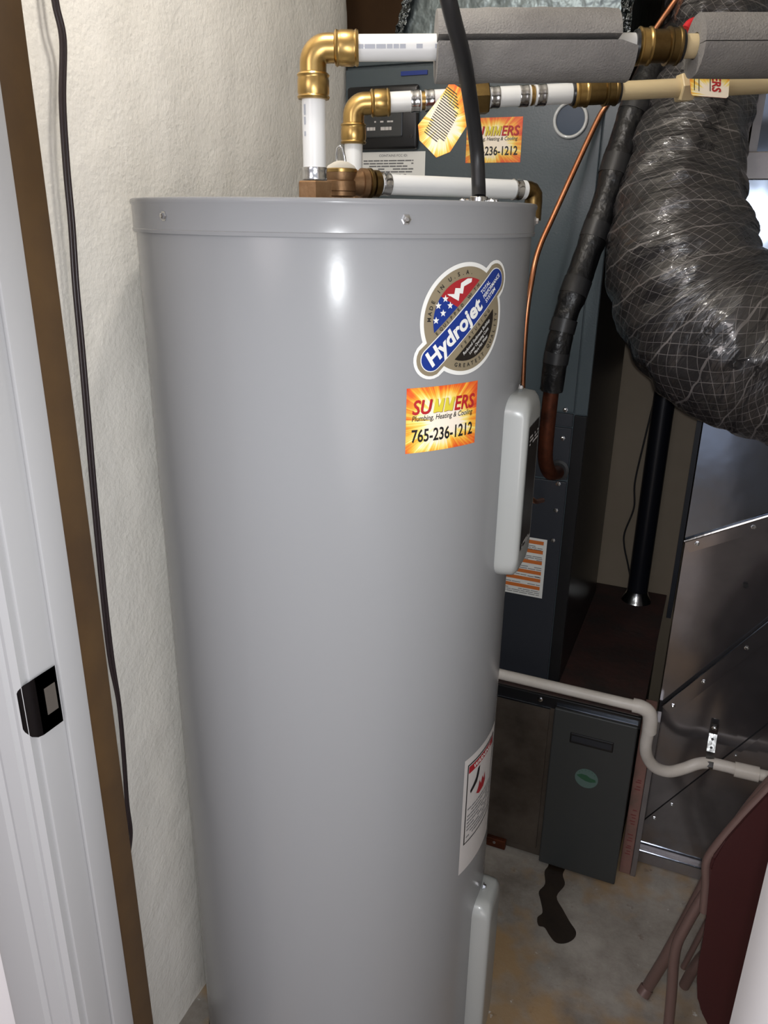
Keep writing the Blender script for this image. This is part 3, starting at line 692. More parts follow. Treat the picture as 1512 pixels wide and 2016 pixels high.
# second tag, wrapped flat against the cream pipe
k2 = 1.085/FPX; O2 = D(1397, 168, 1.085); SF2 = flat(O2, fx, fy)
t2 = thing('hanging_tag', 'small sunburst tag lying on the cream pipe beside its hexagonal collar', 'tag', O2)
c2p = [(1357, 143), (1434, 144), (1437, 147), (1434, 190), (1430, 193), (1364, 188), (1361, 185)]
bm = bmesh.new(); lay = bm.loops.layers.uv.verify(); l2 = lambda x, y: ((x-1397)*k2, -(y-168)*k2)
A1 = [bm.verts.new(SF2(*l2(x, y), 0)) for x, y in c2p[::-1]]; A2 = [bm.verts.new(SF2(*l2(x, y), -.0008)) for x, y in c2p[::-1]]
f1 = bm.faces.new(A1); bm.faces.new(A2[::-1])
for i in range(7): bm.faces.new((A1[i], A2[i], A2[(i+1) % 7], A1[(i+1) % 7]))
for lp, (x, y) in zip(f1.loops, c2p[::-1]): lp[lay].uv = ((x-1357)/80*.6+.1, 1-(y-143)/50*.6)
cd2 = link('card', bm, M['burst'], t2)
decal('lettering', [text('ERS', 24*k2, *l2(1402, 150), -math.pi/2, .15, .03, 32*k2)], SF2, .0006, M['redink'], cd2, curved=False)
decal('printed_line', [rect(*l2(1397, 180), *l2(1398.6, 150)), rect(*l2(1375, 180), *l2(1376.4, 148)), rect(*l2(1366, 178), *l2(1367.4, 150))], SF2, .0006, M['ink'], cd2, curved=False)
# relief valve
rv = thing('relief_valve', 'bronze temperature relief valve with steel test lever on the lid', 'valve', (D(672, 388, 1.0).x, D(672, 388, 1.0).y, topz))
VS = .84
rc = Vector((D(672, 388, 1.0).x, D(672, 388, 1.0).y, topz))
link('valve_base', hexa(rc, (0, 0, 1), 0, .012, .0165), M['bronze'], rv)
link('valve_body', Lz(rc, (0, 0, 1), [(a*VS, b*VS) for a, b in [(.012, .016), (.014, .0215), (.020, .0215), (.021, .0235), (.034, .0235), (.036, .0215), (.040, .0225), (.047, .0225), (.049, .019)]], seg=28), M['bronze'], rv, smooth=.5)
link('valve_cap', Lz(rc, (0, 0, 1), [(a*VS, b*VS) for a, b in [(.046, .020), (.047, .0235), (.051, .0240), (.0525, .022)]], seg=28), M['brass'], rv, smooth=.5)
link('white_bonnet', Lz(rc, (0, 0, 1), [(a*VS, b*VS) for a, b in [(.052, .0225), (.056, .020), (.061, .011), (.063, .004)]], seg=28), M['bead'], rv, smooth=.9)
lv = bmesh.new()
for s in (-1, 1):
    tube(lv, [rc+Vector((s*.0060, 0, .048)), rc+Vector((s*.0055, -.002, .057)), rc+Vector((s*.0035, -.003, .067)), rc+Vector((0, -.003, .069))], .0020, seg=8)
link('test_lever', lv, M['screw'], rv, smooth=.9)
dd0 = (D(1030, 374, 1.10)-D(735, 361, 1.01)); ddn = dd0.normalized(); o0 = D(735, 361, 1.01); zo = rc.z+.028
link('outlet', Lz(Vector((rc.x, rc.y, o0.z)), ddn, [(.01, .014), (.026, .0155), (.027, .018), (.034, .018), (.037, .0155)], seg=28), M['bronze'], rv, smooth=.5)
dp = thing('discharge_pipe', 'white discharge pipe lying just above the lid from valve to edge', 'pipe', o0)
link('adapter', Lz(Vector((rc.x, rc.y, o0.z)), ddn, [(.036, .017), (.037, .0185), (.040, .0185), (.041, .0135), (.043, .0135), (.044, .0165), (.051, .0165), (.053, .015)], seg=28), M['oldbrass'], dp, smooth=.5)
q0 = Vector((rc.x, rc.y, o0.z))+ddn*.052; q1 = D(1033, 374, 1.10)
link('pipe', T_([q0, q1], .0126, seg=28), M['pvc'], dp, smooth=.7)
clamp(q0+ddn*.009, ddn, .0126, dp, .012); clamp(q1-ddn*.014, ddn, .0126, dp, .012)
el = link('end_elbow', T_([q1-ddn*.003, q1+ddn*.006, q1+ddn*.011+Vector((0, 0, -.001)), q1+ddn*.0155+Vector((0, 0, -.006)), q1+ddn*.016+Vector((0, 0, -.014)), q1+ddn*.016+Vector((0, 0, -.04))], .0125, seg=20), M['oldbrass'], dp, smooth=.7)
# electric conduit with its clamp
hose = catmull([D(943, 388, .985), D(942, 360, .985), D(938, 290, .97), D(925, 190, .915), D(911, 110, .845), D(890, 30, .80), D(874, -40, .775), D(856, -130, .75), D(850, -210, .76)+Vector((0, .03, .15)), Vector((D(850, -210, .76).x, D(850, -210, .76).y+.05, 2.415))], 8)
cdt = thing('black_conduit', 'black rubber power conduit curving down to a clamp on the lid', 'cable', hose[0])
link('hose', T_(hose, .0088, seg=20), M['rubber'], cdt, smooth=.9)
cb = D(943, 389, .985); cb.z = topz
bm = Lz(cb, (0, 0, 1), [(0, .0135), (.004, .0135), (.005, .0115), (.012, .0115), (.013, .0105)], seg=24)
link('connector', bm, M['steel'], cdt, smooth=.5)
for s in (-1, 1):
    link('clamp_ear', B(cb.x+s*.018-.007, cb.x+s*.018+.007, cb.y-.004, cb.y+.004, topz+.003, topz+.010, bev=.002), M['steel'], cdt)
    link('screw', Lz(cb+Vector((s*.019, -.003, .0065)), (0, -1, 0), [(0, .0042), (.004, .0042), (.005, .003)], seg=12), M['screw'], cdt)
jb = tag(link('wiring_cap', Lz(Vector((D(882, 392, 1.06).x, D(882, 392, 1.06).y, topz)), (0, 0, 1), [(0, .014), (.0035, .014), (.0045, .011)], seg=20), M['green']), 'small green ground screw cap on the lid left of the conduit', 'cap')

# ================================================================ AIR HANDLER
HX0, HX1, HY = -.776, -.232, 1.60
ah = thing('air_handler', 'tall dark grey air handler cabinet standing on its stand behind the water heater', 'air handler', (-.5, 1.9, .47))
link('cabinet', B(HX0, HX1-.003, HY+.006, 2.13, .476, 1.79, bev=.003), M['cabinet'], ah)
link('side_shade_panel', B(HX1-.003, HX1, HY+.008, 2.13, .476, 1.79), M['black'], ah)  # black sheet added to put shade on the cabinet's right side
link('upper_door', B(HX0, HX1-.028, HY, HY+.008, 1.115, 1.76, bev=.002), M['cabinet'], ah)
link('top_rail', B(HX0, HX1, HY-.001, HY+.006, 1.765, 1.79, bev=.0015), M['cabinet'], ah)
link('corner_post', B(HX1-.026, HX1, HY, HY+.006, 1.112, 1.76, bev=.0015), M['cabinet'], ah)
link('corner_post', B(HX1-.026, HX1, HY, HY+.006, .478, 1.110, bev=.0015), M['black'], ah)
link('middle_rail', B(HX0, HX1-.028, HY-.001, HY+.006, 1.085, 1.112, bev=.001), M['cabdark'], ah)
link('access_panel', B(HX0, HX1-.028, HY-.001, HY+.006, .97, 1.082, bev=.001), M['cabdark'], ah)
link('lower_door', B(HX0, HX1-.028, HY, HY+.007, .478, .965, bev=.002), M['cabdark'], ah)
for z in (1.12, 1.06, .96, .90, .83):
    screw(ah, (HX1-.045, HY-.001, z), (0, -1, 0), .004)
cp_ = link('control_panel', B(-.768, -.614, HY-.012, HY, 1.613, 1.728, bev=.006), M['black'], ah, smooth=.8)
link('display_window', B(-.755, -.645, HY-.0135, HY-.0115, 1.635, 1.71, bev=.003), M['smoke'], cp_)
SFH = flat((0, HY-.0137, 0), (1, 0, 0), (0, 0, 1))
decal('display_text', print_lines(-.722, -.655, [1.648], .006, 4, .6)+print_lines(-.715, -.66, [1.662], .003, 2, .4), SFH, .0004, M['papergrey'], cp_, curved=False)
link('screw', Lz((-.6275, HY-.0115, 1.636), (0, -1, 0), [(0, .0042), (.0012, .004), (.0014, .0015)], seg=14), M['black'], cp_)
SFA = flat((0, HY-.0003, 0), (1, 0, 0), (0, 0, 1))
nl = decal('notice_label', [rect(-.752, 1.560, -.600, 1.6095)], SFA, .0005, M['paper'], ah, curved=False); nl['label'] = 'white notice label of small black print'
decal('label_text', [text('CONTAINS FCC ID:', .0062, -.7, 1.6005, 0, 0, .01, .062)]+print_lines(-.735, -.625, [1.592-.0052*i for i in range(5)], .0024, 3, .9)+print_lines(-.70, -.64, [1.5645], .0035, 4, .9), SFA, .0009, M['greyink'], nl, curved=False)
service_sticker(SFA, -.516, 1.587, -.407, 1.6655, ah, False)
link('maker_badge', B(-.655, -.60, HY-.003, HY, 1.744, 1.7515), M['blue'], ah)
rp = Vector((-.318, HY, 1.657))
link('round_port', Lz(rp, (0, -1, 0), [(0, .0255), (.002, .0255), (.0021, .02)], seg=40), M['blueglass'], ah, smooth=.5)
bm = tube(bmesh.new(), [rp+Vector((math.cos(a)*.029, -.003, math.sin(a)*.029)) for a in [2*math.pi*i/40 for i in range(41)]], .0032, seg=10, cap=False)
link('port_ring', bm, M['clear'], ah, smooth=.9)
wlb = decal('warning_label', [rect(-.44, .685, -.289, .828)], SFA, .0006, M['paper'], ah, curved=False); wlb['label'] = 'white label ruled with orange bands'
decal('orange_band', [rect(-.436, z, -.296, z+.0085) for z in (.814, .792, .766, .741, .723, .704)], SFA, .0010, M['orange'], wlb, curved=False)
decal('small_print', print_lines(-.436, -.296, [.69+.0045*i for i in range(3)]+[.715, .734, .735, .752, .757, .775, .779, .783, .80, .804, .808], .0016, 6, .85), SFA, .0010, M['greyink'], wlb, curved=False)
# foil plenum above it
pl = thing('foil_plenum', 'foil-faced duct plenum with crinkled tape above the air handler', 'duct', (-.45, 1.9, 1.79))
bm = bmesh.new()
lo = [(-.672, 1.612), (-.236, 1.612), (-.236, 2.08), (-.672, 2.08)]; hi = [(-.60, 1.612), (-.236, 1.612), (-.236, 2.08), (-.60, 2.08)]
a = [bm.verts.new((x, y, 1.7915)) for x, y in lo]; b_ = [bm.verts.new((x, y, 2.40)) for x, y in hi]; m_ = [bm.verts.new((x+(.0 if i in (1, 2) else -.012), y, 1.90)) for i, (x, y) in enumerate([(-.625, 1.612), (-.236, 1.612), (-.236, 2.08), (-.625, 2.08)])]
for r0, r1 in ((a, m_), (m_, b_)):
    for k in range(4): bm.faces.new((r0[k], r0[(k+1) % 4], r1[(k+1) % 4], r1[k]))
bm.faces.new(a[::-1]); bm.faces.new(b_)
link('plenum_wall', bm, M['foil'], pl)
def ribbon(p, q, wd, nrm, n=26, amp=.006, seed=0):
    p, q = Vector(p), Vector(q); nrm = Vector(nrm).normalized(); d = (q-p).normalized(); s = d.cross(nrm); bm = bmesh.new(); rows = []
    for i in range(n+1):
        rows.append([bm.verts.new(p+(q-p)*i/n+s*wd*(j/5-.5)*(1+.25*noise.noise(Vector((i*.8, seed, j*.1))))+nrm*(.004+amp*abs(noise.noise(Vector((i*.7+seed, j*.9, 2)))))) for j in range(6)])
    for i in range(n):
        for j in range(5): bm.faces.new((rows[i][j], rows[i+1][j], rows[i+1][j+1], rows[i][j+1]))
    bmesh.ops.solidify(bm, geom=bm.faces[:], thickness=.0006); return bm
link('foil_tape', ribbon((-.670, 1.605, 1.785), (-.625, 1.605, 1.92), .022, (-.3, -1, 0), seed=1, amp=.012), M['crinkle'], pl)
link('foil_tape', ribbon((-.240, 1.605, 1.775), (-.240, 1.605, 2.0), .020, (.3, -1, 0), seed=4, amp=.012), M['crinkle'], pl)

# refrigerant lines
ck = thing('refrigerant_line', 'thin bare copper tube slanting down past the round port', 'pipe', D(1200, 200, 1.45))
link('tube', T_(catmull([D(1470, -180, 1.22), D(1352, -30, 1.32), D(1275, 80, 1.36), D(1200, 198, 1.40), D(1170, 250, 1.41), D(1092, 420, 1.42), D(1062, 488, 1.42), D(1048, 545, 1.42), D(1035, 640, 1.44), D(1028, 800, 1.50), D(1030, 950, 1.55), D(1050, 985, 1.58), D(1068, 985, 1.66)], 8), .0052, seg=12), M['copper'], ck, smooth=.9)
il = thing('insulated_line', 'thick suction line wrapped in black foam and tape, ending in bare copper', 'pipe', D(1130, 600, 1.45))
ip = catmull([D(1450, -110, 1.33), D(1395, -10, 1.34), D(1300, 110, 1.36), D(1250, 215, 1.37), D(1222, 300, 1.38), D(1185, 420, 1.39), D(1150, 520, 1.40), D(1115, 620, 1.41), D(1096, 700, 1.43), D(1086, 768, 1.46)], 10)
rr_ = [.0255]*40+[.023]*20+[.021]*20; rr_ = lerp_list(rr_, len(ip))
link('foam_wrap', T_(ip, rr_, seg=24, disp=lambda a, L_, i, n: .0016*noise.noise(Vector((math.cos(a)*2, math.sin(a)*2, L_*25)))+(.0012 if int(L_/.055) % 2 else 0)), M['insul'], il, smooth=.9)
for i in (28, 41, 52, 63, 71, 79):
    link('tape_band', T_([ip[i]+(ip[i+3]-ip[i])*t for t in (0, .5, 1)], rr_[i]+.0022, seg=24), M['rubber'], il, smooth=.7)
link('copper_stub', T_(catmull([ip[-1]-Vector((0, 0, -.01)), D(1082, 800, 1.475), D(1076, 860, 1.505), D(1074, 905, 1.535), D(1083, 930, 1.57), D(1097, 930, 1.62)], 8), .0145, seg=20), M['oxcopper'], il, smooth=.9)
link('grommet', Lz(P(1100, 925, Y=HY-.001), (0, -1, 0), [(0, .022), (.003, .022), (.004, .016)], seg=24), M['rubber'], il)

# big flexible duct
fpx = [(1470, -190, 1.40, .098), (1435, -80, 1.40, .100), (1414, 20, 1.40, .088), (1398, 130, 1.40, .086), (1374, 230, 1.40, .089), (1350, 330, 1.395, .100), (1335, 430, 1.39, .115), (1346, 530, 1.385, .130), (1378, 610, 1.38, .137), (1435, 675, 1.36, .137), (1510, 715, 1.345, .130), (1600, 740, 1.32, .122), (1720, 750, 1.29, .118), (1850, 745, 1.25, .115)]
fp = catmull([D(1490, -260, 1.355)+Vector((0, .01, .42))]+[D(x, y, d-.045) for x, y, d, r in fpx], 26); fr = lerp_list([.09]+[r*.955 for *_, r in fpx], len(fp))
def fdisp(a, L_, i, n):
    th = a; s = math.sin(2*math.pi*(L_/.034)+math.sin(a*1.0)*.8)
    w1 = noise.noise(Vector((math.cos(th)*1.3, math.sin(th)*1.3, L_*30)))*.008
    w2 = noise.noise(Vector((math.cos(th)*3.5, math.sin(th)*3.5, L_*60+9)))*.0035
    w3 = -abs(noise.noise(Vector((math.cos(th)*1.1+3, math.sin(th)*1.1, L_*17+4))))*.012
    return s*.0011+w1+w2+w3+.004
fd = thing('flexible_duct', 'fat black insulated flexible duct bending across the right side', 'duct', fp[100])
link('jacket', tube(bmesh.new(), fp, fr, seg=96, disp=fdisp, uv=True), M['flex'], fd, smooth=.9)
# print running down its front
T0, N0 = frames(fp)
def onflex(u, v, eps=0):     # u metres along, v round
    L_ = 0
    for i in range(1, len(fp)):
        s = (fp[i]-fp[i-1]).length
        if L_+s >= u: break
        L_ += s
    c = fp[i-1]+(fp[i]-fp[i-1])*((u-L_)/max(s, 1e-6)); t = T0[i]; ve = (Vector(EYE)-c).normalized(); f = (ve-ve.dot(t)*t).normalized(); g = t.cross(f)
    r = fr[i]; dr_ = f*math.cos(v/r)+g*math.sin(v/r); bb = t.cross(N0[i]); an = math.atan2(dr_.dot(bb), dr_.dot(N0[i])) % (2*math.pi)
    return c+dr_*(r+fdisp(an, u, i, None)+.0012+eps)
Lc = []; acc = 0
for i in range(1, len(fp)): acc += (fp[i]-fp[i-1]).length; Lc.append(acc)
def ulen(py):
    i = min(range(len(fp)), key=lambda k: abs(rowof(fp[k])-py)); return Lc[max(i-1, 0)]
def rowof(p):
    d = np.array(p)-EYE; v = d.dot(RW)*RT+d.dot(FWW)*FW-d[2]*DN; return 1008+FPX*v[1]/v[2]
decal('duct_print', [('mesh', [(-y+ulen(352), x) if False else (ulen(352)-x, y) for x, y in text('8" R-4.2', .040, 0, -.038, 0, 0, -.004, .10)[1]], text('8" R-4.2', .040, 0, -.038, 0, 0, -.004, .10)[2])], onflex, .001, M['ink'], fd, maxlen=.008)
for u0, wd in ((ulen(660), .30),):
    decal('duct_print', [('mesh', [(u0+x, y) for x, y in q[1]], q[2]) for q in (text('8" R-4.2', .040, 0, .0, 0, 0, -.008, .10),)], onflex, .001, M['ink'], fd, maxlen=.008)

# ================================================================ STAND + RETURN DUCT
st = thing('equipment_stand', 'low dark metal stand with charcoal door carrying the air handler', 'stand', (-.4, 1.85, 0))
link('stand_frame', B(-.776, -.046, 1.556, 2.19, .004, .470, bev=.002), M['plate'], st)
link('stand_top', B(-.776, -.040, 1.556, 2.195, .470, .474), M['deck'], st)
link('top_rail', B(-.60, -.040, 1.548, 1.556, .440, .470, bev=.002), M['black'], st)
link('side_plate', B(-.60, -.238, 1.549, 1.555, .03, .438, bev=.001), M['plate'], st)
link('plate_edge', B(-.60, -.236, 1.545, 1.552, .438, .443, bev=.001), M['galv'], st)
dr = link('door', B(-.226, -.044, 1.536, 1.554, .006, .452, bev=.003), M['door'], st)
dr['label'] = 'charcoal door with a dark slot and green round emblem'
link('door_lip', B(-.224, -.044, 1.540, 1.549, .4525, .457, bev=.001), M['galv'], st)
link('slot', B(-.185, -.089, 1.534, 1.540, .372, .399, bev=.002), M['black'], dr)
link('slot_frame', B(-.181, -.093, 1.5325, 1.535, .379, .393), M['cabdark'], dr)
SFD = flat((0, 1.5357, 0), (1, 0, 0), (0, 0, 1))
decal('emblem', [circ(-.138, .286, .026)], SFD, .0004, M['palegreen'], dr, curved=False)
decal('emblem_swoosh', [[(-.161, .290), (-.150, .296), (-.138, .295), (-.130, .290), (-.118, .288), (-.116, .282), (-.128, .278), (-.140, .279), (-.150, .283)]], SFD, .0009, M['green'], dr, curved=False)
decal('emblem_text', [text('o', .006, -.138+.021*math.cos(t), .286+.021*math.sin(t), align='CENTER') for t in [math.radians(35+22*i) for i in range(6)]], SFD, .0009, M['green'], dr, curved=False)
link('foot_bracket', B(-.36, -.312, 1.538, 1.552, .004, .030, bev=.002), M['oxcopper'], st)
screw(st, (-.340, 1.538, .020), (0, -1, 0), .003)
link('latch_screw', Lz((-.262, 1.548, .458), (0, -1, 0), [(0, .006), (.002, .006), (.003, .003)], seg=14), M['steel'], st)

rd = thing('return_duct', 'shiny galvanised return duct with diagonal screwed seams at the right', 'duct', (.2, 1.8, 0))
link('duct_shell', B(-.010, .50, 1.662, 2.1, .004, 2.41), M['galvdull'], rd)
def sheet(name, pts, m, parent=rd, th=-.003, ys=None):
    p3 = [(x, (y if ys is None else y), z) for x, y, z in pts]; return link(name, plate(p3, .003, (0, 1, 0)), m, parent)
sheet('upper_sheet', [(-.012, 1.648, .857), (.50, 1.648, 1.14), (.50, 1.648, 1.556), (-.012, 1.648, 1.556)], M['galv'])
sheet('top_sheet', [(.004, 1.650, 1.60), (.50, 1.650, 1.60), (.50, 1.650, 2.41), (.004, 1.650, 2.41)], M['galv'])
link('slip_band', B(-.012, .50, 1.640, 1.652, 1.556, 1.602, bev=.002), M['galvdull'], rd)
link('band_end', B(-.022, -.010, 1.642, 1.70, 1.562, 1.60, bev=.002), M['steel'], rd)
sheet('middle_sheet', [(-.010, 1.655, .447), (.50, 1.655, 1.19), (.50, 1.649, 1.14), (-.010, 1.649, .857)], M['galvlow'])
sheet('lower_sheet', [(-.008, 1.652, .115), (.50, 1.652, .92), (.50, 1.656, 1.19), (-.010, 1.656, .447)], M['galvlow'])
sheet('bottom_sheet', [(-.002, 1.655, .012), (.50, 1.655, .012), (.50, 1.655, .92), (-.002, 1.655, .120)], M['galvlow'])
def seam(a, b_, m, h=.022, o=.010):
    a, b_ = Vector(a), Vector(b_); d = (b_-a).normalized(); dn = Vector((d.z, 0, -d.x))
    p = [a, b_, b_+dn*h, a+dn*h]; return link('seam', plate([(q.x, q.y, q.z) for q in p], o, (0, -1, 0)), m, rd)
s1 = seam((-.012, 1.648, .857), (.5, 1.648, 1.14), M['galvlow'], .026, .006)
link('bright_edge', T_([(-.012, 1.642, .858), (.5, 1.642, 1.141)], .0035, seg=8), M['steel'], rd)
s2 = seam((-.004, 1.652, .449), (.5, 1.652, 1.182), M['galvlow'], .030, .006)
link('seam_edge', T_([(-.004, 1.645, .451), (.5, 1.645, 1.184)], .0016, seg=8), M['galv'], rd)
s3 = seam((-.004, 1.652, .118), (.5, 1.652, .915), M['galvlow'], .012, .003)
def seam_pt(a, b_, t, h): 
    a, b_ = Vector(a), Vector(b_); d = (b_-a).normalized(); return a+d*t+Vector((d.z, 0, -d.x))*h
for t in (.022, .135, .30, .45): screw(rd, seam_pt((-.012, 1.641, .857), (.5, 1.641, 1.14), t, .012), (0, -1, 0), .0038)
for t in (.02, .115, .24, .36, .5): screw(rd, seam_pt((-.004, 1.645, .449), (.5, 1.645, 1.182), t, .014), (0, -1, 0), .0038)
for t in (.028, .09, .30): screw(rd, seam_pt((-.004, 1.649, .118), (.5, 1.649, .915), t, .010), (0, -1, 0), .0035)
link('bottom_channel', B(-.012, .50, 1.640, 1.656, .003, .036, bev=.001), M['galvdull'], rd)
link('channel_edge', B(-.002, .50, 1.638, 1.641, .036, .039), M['galv'], rd)
link('side_channel', B(-.012, -.002, 1.640, 1.656, .036, .118), M['galvdull'], rd)
link('small_hole', Lz(P(1468, 1154, Y=1.6465), (0, -1, 0), [(0, .005), (.0008, .005)], seg=12), M['ink'], rd)
ps = tag(link('pink_foam_strip', B(-.040, -.014, 1.590, 1.66, .0, .452, bev=.002), M['pink']), 'narrow strip of pink foam board between charcoal door and return duct', 'insulation')
decal('red_print', [rect(-.033+.003*(i % 2), z, -.021, z+.003) for i, z in enumerate([.06, .068, .078, .084, .10, .108, .118, .15, .158, .168, .176, .19, .25, .258, .27, .276])], flat((0, 1.5897, 0), (1, 0, 0), (0, 0, 1)), .0005, M['dimred'], ps, curved=False)
tag(link('metal_angle', B(-.0135, -.0125+.011, 1.588, 1.632, .0, .445, bev=.001), M['galvdull']), 'dull metal angle strip standing beside the pink foam', 'metal strip')

# black vent pipe, wire behind
vp = thing('vent_pipe', 'black vertical vent pipe behind the flexible duct, standing on the stand', 'pipe', (-.118, 2.13, .474))
link('pipe', T_([(-.118, 2.13, .476), (-.118, 2.13, 2.40)], .028, seg=28), M['cabdark'] if False else mat('black_abs', srgb(24, 25, 32), .3), vp, smooth=.7)
link('floor_flange', Lz((-.118, 2.13, .474), (0, 0, 1), [(0, .043), (.006, .040), (.022, .030), (.030, .0285)], seg=28), M['steel'], vp, smooth=.7)
wr = link('thin_wire', T_(catmull([P(1290, 780, Y=2.17), P(1268, 870, Y=2.17), P(1250, 950, Y=2.17), P(1248, 1000, Y=2.17), P(1230, 1048, Y=2.17), P(1229, 1075, Y=2.17), P(1236, 1110, Y=2.17), P(1241, 1137, Y=2.17)], 8), .0024, seg=8), M['rubber'], smooth=.9)
tag(wr, 'thin black wire dangling against the beige panelling', 'wire')
tag(link('gap_shade_strip', B(-.030, -.018, 2.05, 2.19, .474, 2.40), M['cabdark']), 'dark vertical strip standing in for the shaded gap between the beige panelling and the return duct', 'strip')  # dark colour put in as the shade of the gap beside the duct

# drain line
dy = 1.60
dl = thing('drain_pipe', 'off-white drain pipe with a trap bend in front of the duct', 'pipe', P(1300, 1500, Y=dy))
r3 = .0125
a0 = P(975, 1326, Y=1.500); a1 = P(1272, 1396, Y=1.500)
a0 = P(900, 1307, Y=1.50)
link('pipe', T_([a0, P(1262, 1392, Y=1.502)], .0118, seg=24), M['drain'], dl, smooth=.7)
link('elbow', T_(catmull([P(1246, 1388, Y=1.502), P(1262, 1392, Y=1.502), P(1276, 1401, Y=1.505), P(1280, 1416, Y=1.508), P(1278, 1440, Y=1.512)], 8), .0152, seg=24), M['drain'], dl, smooth=.7)
tp = catmull([P(1278, 1430, Y=1.512), P(1271, 1470, Y=1.522), P(1276, 1494, Y=1.535), P(1292, 1512, Y=1.55), P(1318, 1519, Y=1.565), P(1346, 1513, Y=1.58), P(1372, 1504, Y=1.59), P(1396, 1502, Y=1.60), P(1430, 1509, Y=1.60), P(1455, 1516, Y=1.60)], 8)
link('trap_bend', T_(tp, .0128, seg=24), M['drain'], dl, smooth=.9)
link('coupling', T_([P(1446, 1514, Y=1.60), P(1494, 1525, Y=1.60)], .0165, seg=24), M['drain'], dl, smooth=.7)
link('pipe', T_([P(1490, 1524, Y=1.60), P(1600, 1549, Y=1.60)], .0125, seg=24), M['drain'], dl, smooth=.7)
sx, sz = P(1396, 1502, Y=1.60).x, P(1396, 1502, Y=1.60).z
bm = bmesh.new(); rows = []
pth = [(1.643, sz+.075), (1.640, sz+.05), (1.618, sz+.017), (1.602, sz+.0148), (1.590, sz+.009), (1.5855, sz), (1.590, sz-.009), (1.60, sz-.0142)]
for y, z in pth: rows.append([bm.verts.new((sx-.0085, y, z)), bm.verts.new((sx+.0085, y, z))])
for i in range(len(rows)-1): bm.faces.new((rows[i][0], rows[i][1], rows[i+1][1], rows[i+1][0]))
bmesh.ops.solidify(bm, geom=bm.faces[:], thickness=.0012)
sr = thing('pipe_strap', 'perforated steel strap holding the drain pipe to the duct', 'strap', (sx, 1.62, sz))
link('strap', bm, M['steel'], sr)
for k in (.28, .75):
    y = 1.640+(1.618-1.640)*k; z = sz+.05+(.017-.05)*k; link('hole', Lz((sx, y-.0012, z), (0, -.8, .5), [(0, .003), (.0008, .003)], seg=10), M['ink'], sr)
screw(sr, (sx, 1.640, sz+.066), (0, -1, 0), .0045)

# cord on the left wall
cx0 = [(100, -60), (110, 10), (124, 80), (123, 200), (131, 330), (141, 440), (149, 560), (160, 680), (172, 820), (184, 960), (196, 1090), (207, 1200), (219, 1300), (236, 1385), (245, 1480), (252, 1580), (255, 1640), (249, 1700), (243, 1800)]
pc = thing('power_cord', 'dark brown two-strand power cord hanging down the plaster wall', 'cord', P(150, 560, X=-.765))
for k, off in enumerate((-3.2, 3.2)):
    link('strand', T_(catmull([P(x+off+(-4*k if 1330 < y < 1600 else 0), y, X=-.758-.002*k) for x, y in cx0], 8), .0026, seg=10), mat('cord_brown', srgb(44, 34, 36), .35), pc, smooth=.9)
# marks on the wall
mk = [(265, 386, 295, 388), (325, 390, 345, 392)]

# floor stain
sp2 = [(1075, 1683), (1108, 1690), (1114, 1706), (1108, 1722), (1112, 1742), (1096, 1765), (1108, 1790), (1122, 1815), (1134, 1834), (1130, 1848), (1114, 1857), (1095, 1856), (1082, 1842), (1072, 1826), (1060, 1822), (1058, 1806), (1068, 1796), (1064, 1772), (1061, 1755), (1073, 1740), (1072, 1716), (1080, 1702)]
pp = catmull([P(x, y, Z=.001) for x, y in sp2]+[P(*sp2[0], Z=.001)], 4)[:-1]
bm = bmesh.new(); bm.faces.new([bm.verts.new(p) for p in pp]); bmesh.ops.triangulate(bm, faces=bm.faces[:])
so = link('water_stain', bm, M['stain']); tag(so, 'long dark wet stain on the concrete in front of the charcoal door', 'stain')

# folding chair leaning at the right
fc = thing('folding_chair', 'folded maroon and brown metal chair leaning at the bottom right', 'chair', P(1300, 1960, Z=0))
CY = 1.255
def q(x, y, Y=CY): return P(x, y, Y=Y)
link('leg', T_(catmull([P(1272, 1948, Z=.012), q(1310, 1886, 1.262), q(1352, 1810, 1.255), q(1393, 1732, 1.25), q(1425, 1670, 1.25), q(1470, 1600, 1.25), q(1530, 1530, 1.25), q(1600, 1470, 1.25)], 5), .0115, seg=18), M['brownmetal'], fc, smooth=.9)
link('rubber_foot', T_([P(1265, 1958, Z=.006), P(1274, 1944, Z=.02)], .0135, seg=18), M['brownmetal'], fc, smooth=.7)
link('leg', T_(catmull([P(1312, 2060, Z=.012), q(1322, 1960, 1.19), q(1330, 1870, 1.20), q(1352, 1820, 1.205), q(1388, 1760, 1.21), q(1440, 1690, 1.215)], 5), .0095, seg=18), M['brownmetal'], fc, smooth=.9)
link('leg', T_(catmull([P(1347, 1940, Z=.012), q(1370, 1900, 1.31), q(1410, 1850, 1.32), q(1450, 1780, 1.33)], 5), .0105, seg=18), M['brownmetal'], fc, smooth=.9)
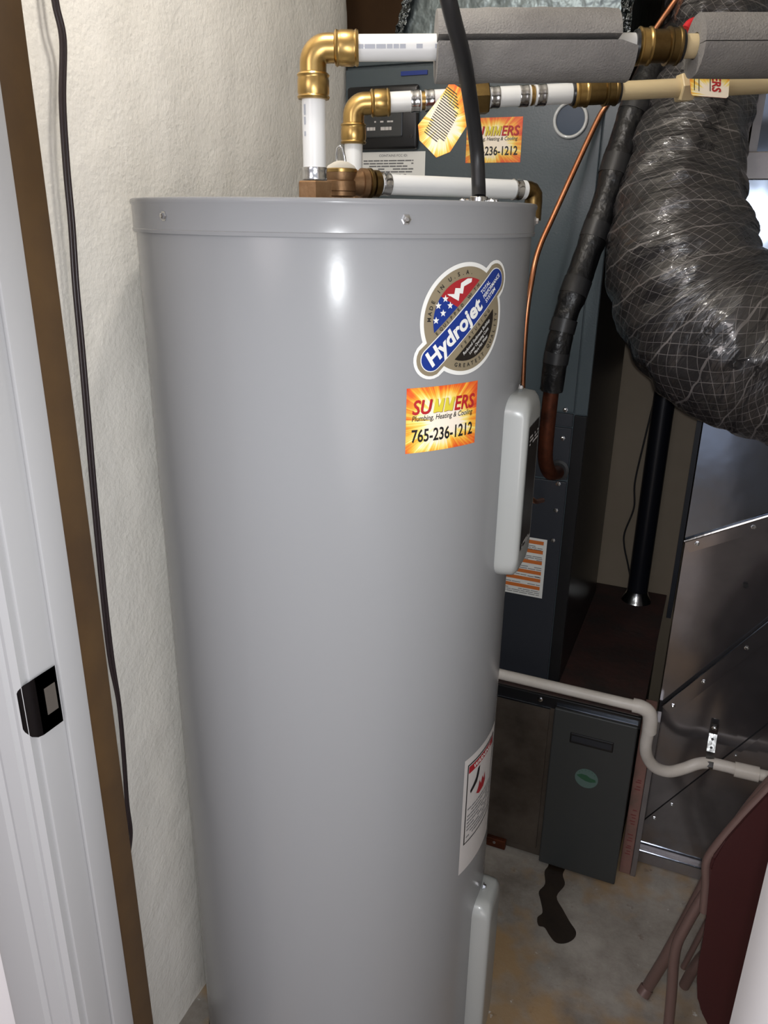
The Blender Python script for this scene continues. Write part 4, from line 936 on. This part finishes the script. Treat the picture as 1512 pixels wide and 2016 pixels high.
link('cross_brace', T_([q(1345, 1905, 1.28), q(1400, 1800, 1.28), q(1440, 1740, 1.28)], .0055, seg=12), M['brownmetal'], fc, smooth=.9)
so_ = [(1560, 1515), (1512, 1566), (1468, 1612), (1430, 1655), (1402, 1692), (1396, 1712), (1396, 1745), (1391, 1800), (1384, 1850), (1376, 1890), (1372, 1925), (1373, 1965), (1380, 1995), (1395, 2025), (1430, 2070), (1560, 2090), (1640, 1800), (1640, 1560)]
pts = [P(x, y, Y=1.16+.045*(1-(y-1500)/520)) for x, y in so_]
bm = plate(pts, .014, (0, 1, .1)); bmesh.ops.bevel(bm, geom=[e for e in bm.edges], offset=.004, segments=2, affect='EDGES')
link('seat', bm, M['maroon'], fc, smooth=.6)['label'] = 'maroon pressed seat panel'
rim = [(p[0]-5, p[1]-6) for p in so_[:8]]
link('seat_rim', T_(catmull([P(x, y, Y=1.175+.045*(1-(y-1500)/520)) for x, y in rim], 5), .0085, seg=14), M['brownmetal'], fc, smooth=.9)
# red valve lever behind the second sleeve
rl = thing('valve_lever', 'red plastic valve lever peeping out beside the short foam sleeve', 'valve handle', D(1365, 50, 1.08))
bm = bmesh.new(); tube(bm, catmull([D(1350, 58, 1.03), D(1360, 46, 1.03), D(1378, 42, 1.03), D(1400, 40, 1.03)], 4), [.006]*8+[.008]*5, seg=12)
link('grip', bm, M['redplastic'], rl, smooth=.9)

# every child keeps world placement: parents with a location are offset
for o in list(bpy.data.objects):
    if o.parent is not None:
        p = o.parent; off = Vector(p.location) if p.type == 'EMPTY' else Vector((0, 0, 0))
        o.matrix_parent_inverse = Matrix.Translation(-off) if p.type == 'EMPTY' else Matrix.Identity(4)
for o in bpy.data.objects:
    if o.name.split('.')[0] in ('red_print', 'lettering_outline', 'rim_lettering', 'pipe_print', 'small_print', 'sticker_print', 'small_lettering', 'display_text', 'label_text', 'emblem_text', 'duct_print'): o['kind'] = 'stuff'
print('objects', len(bpy.data.objects), 'tris', sum(len(m.polygons) for m in bpy.data.meshes))
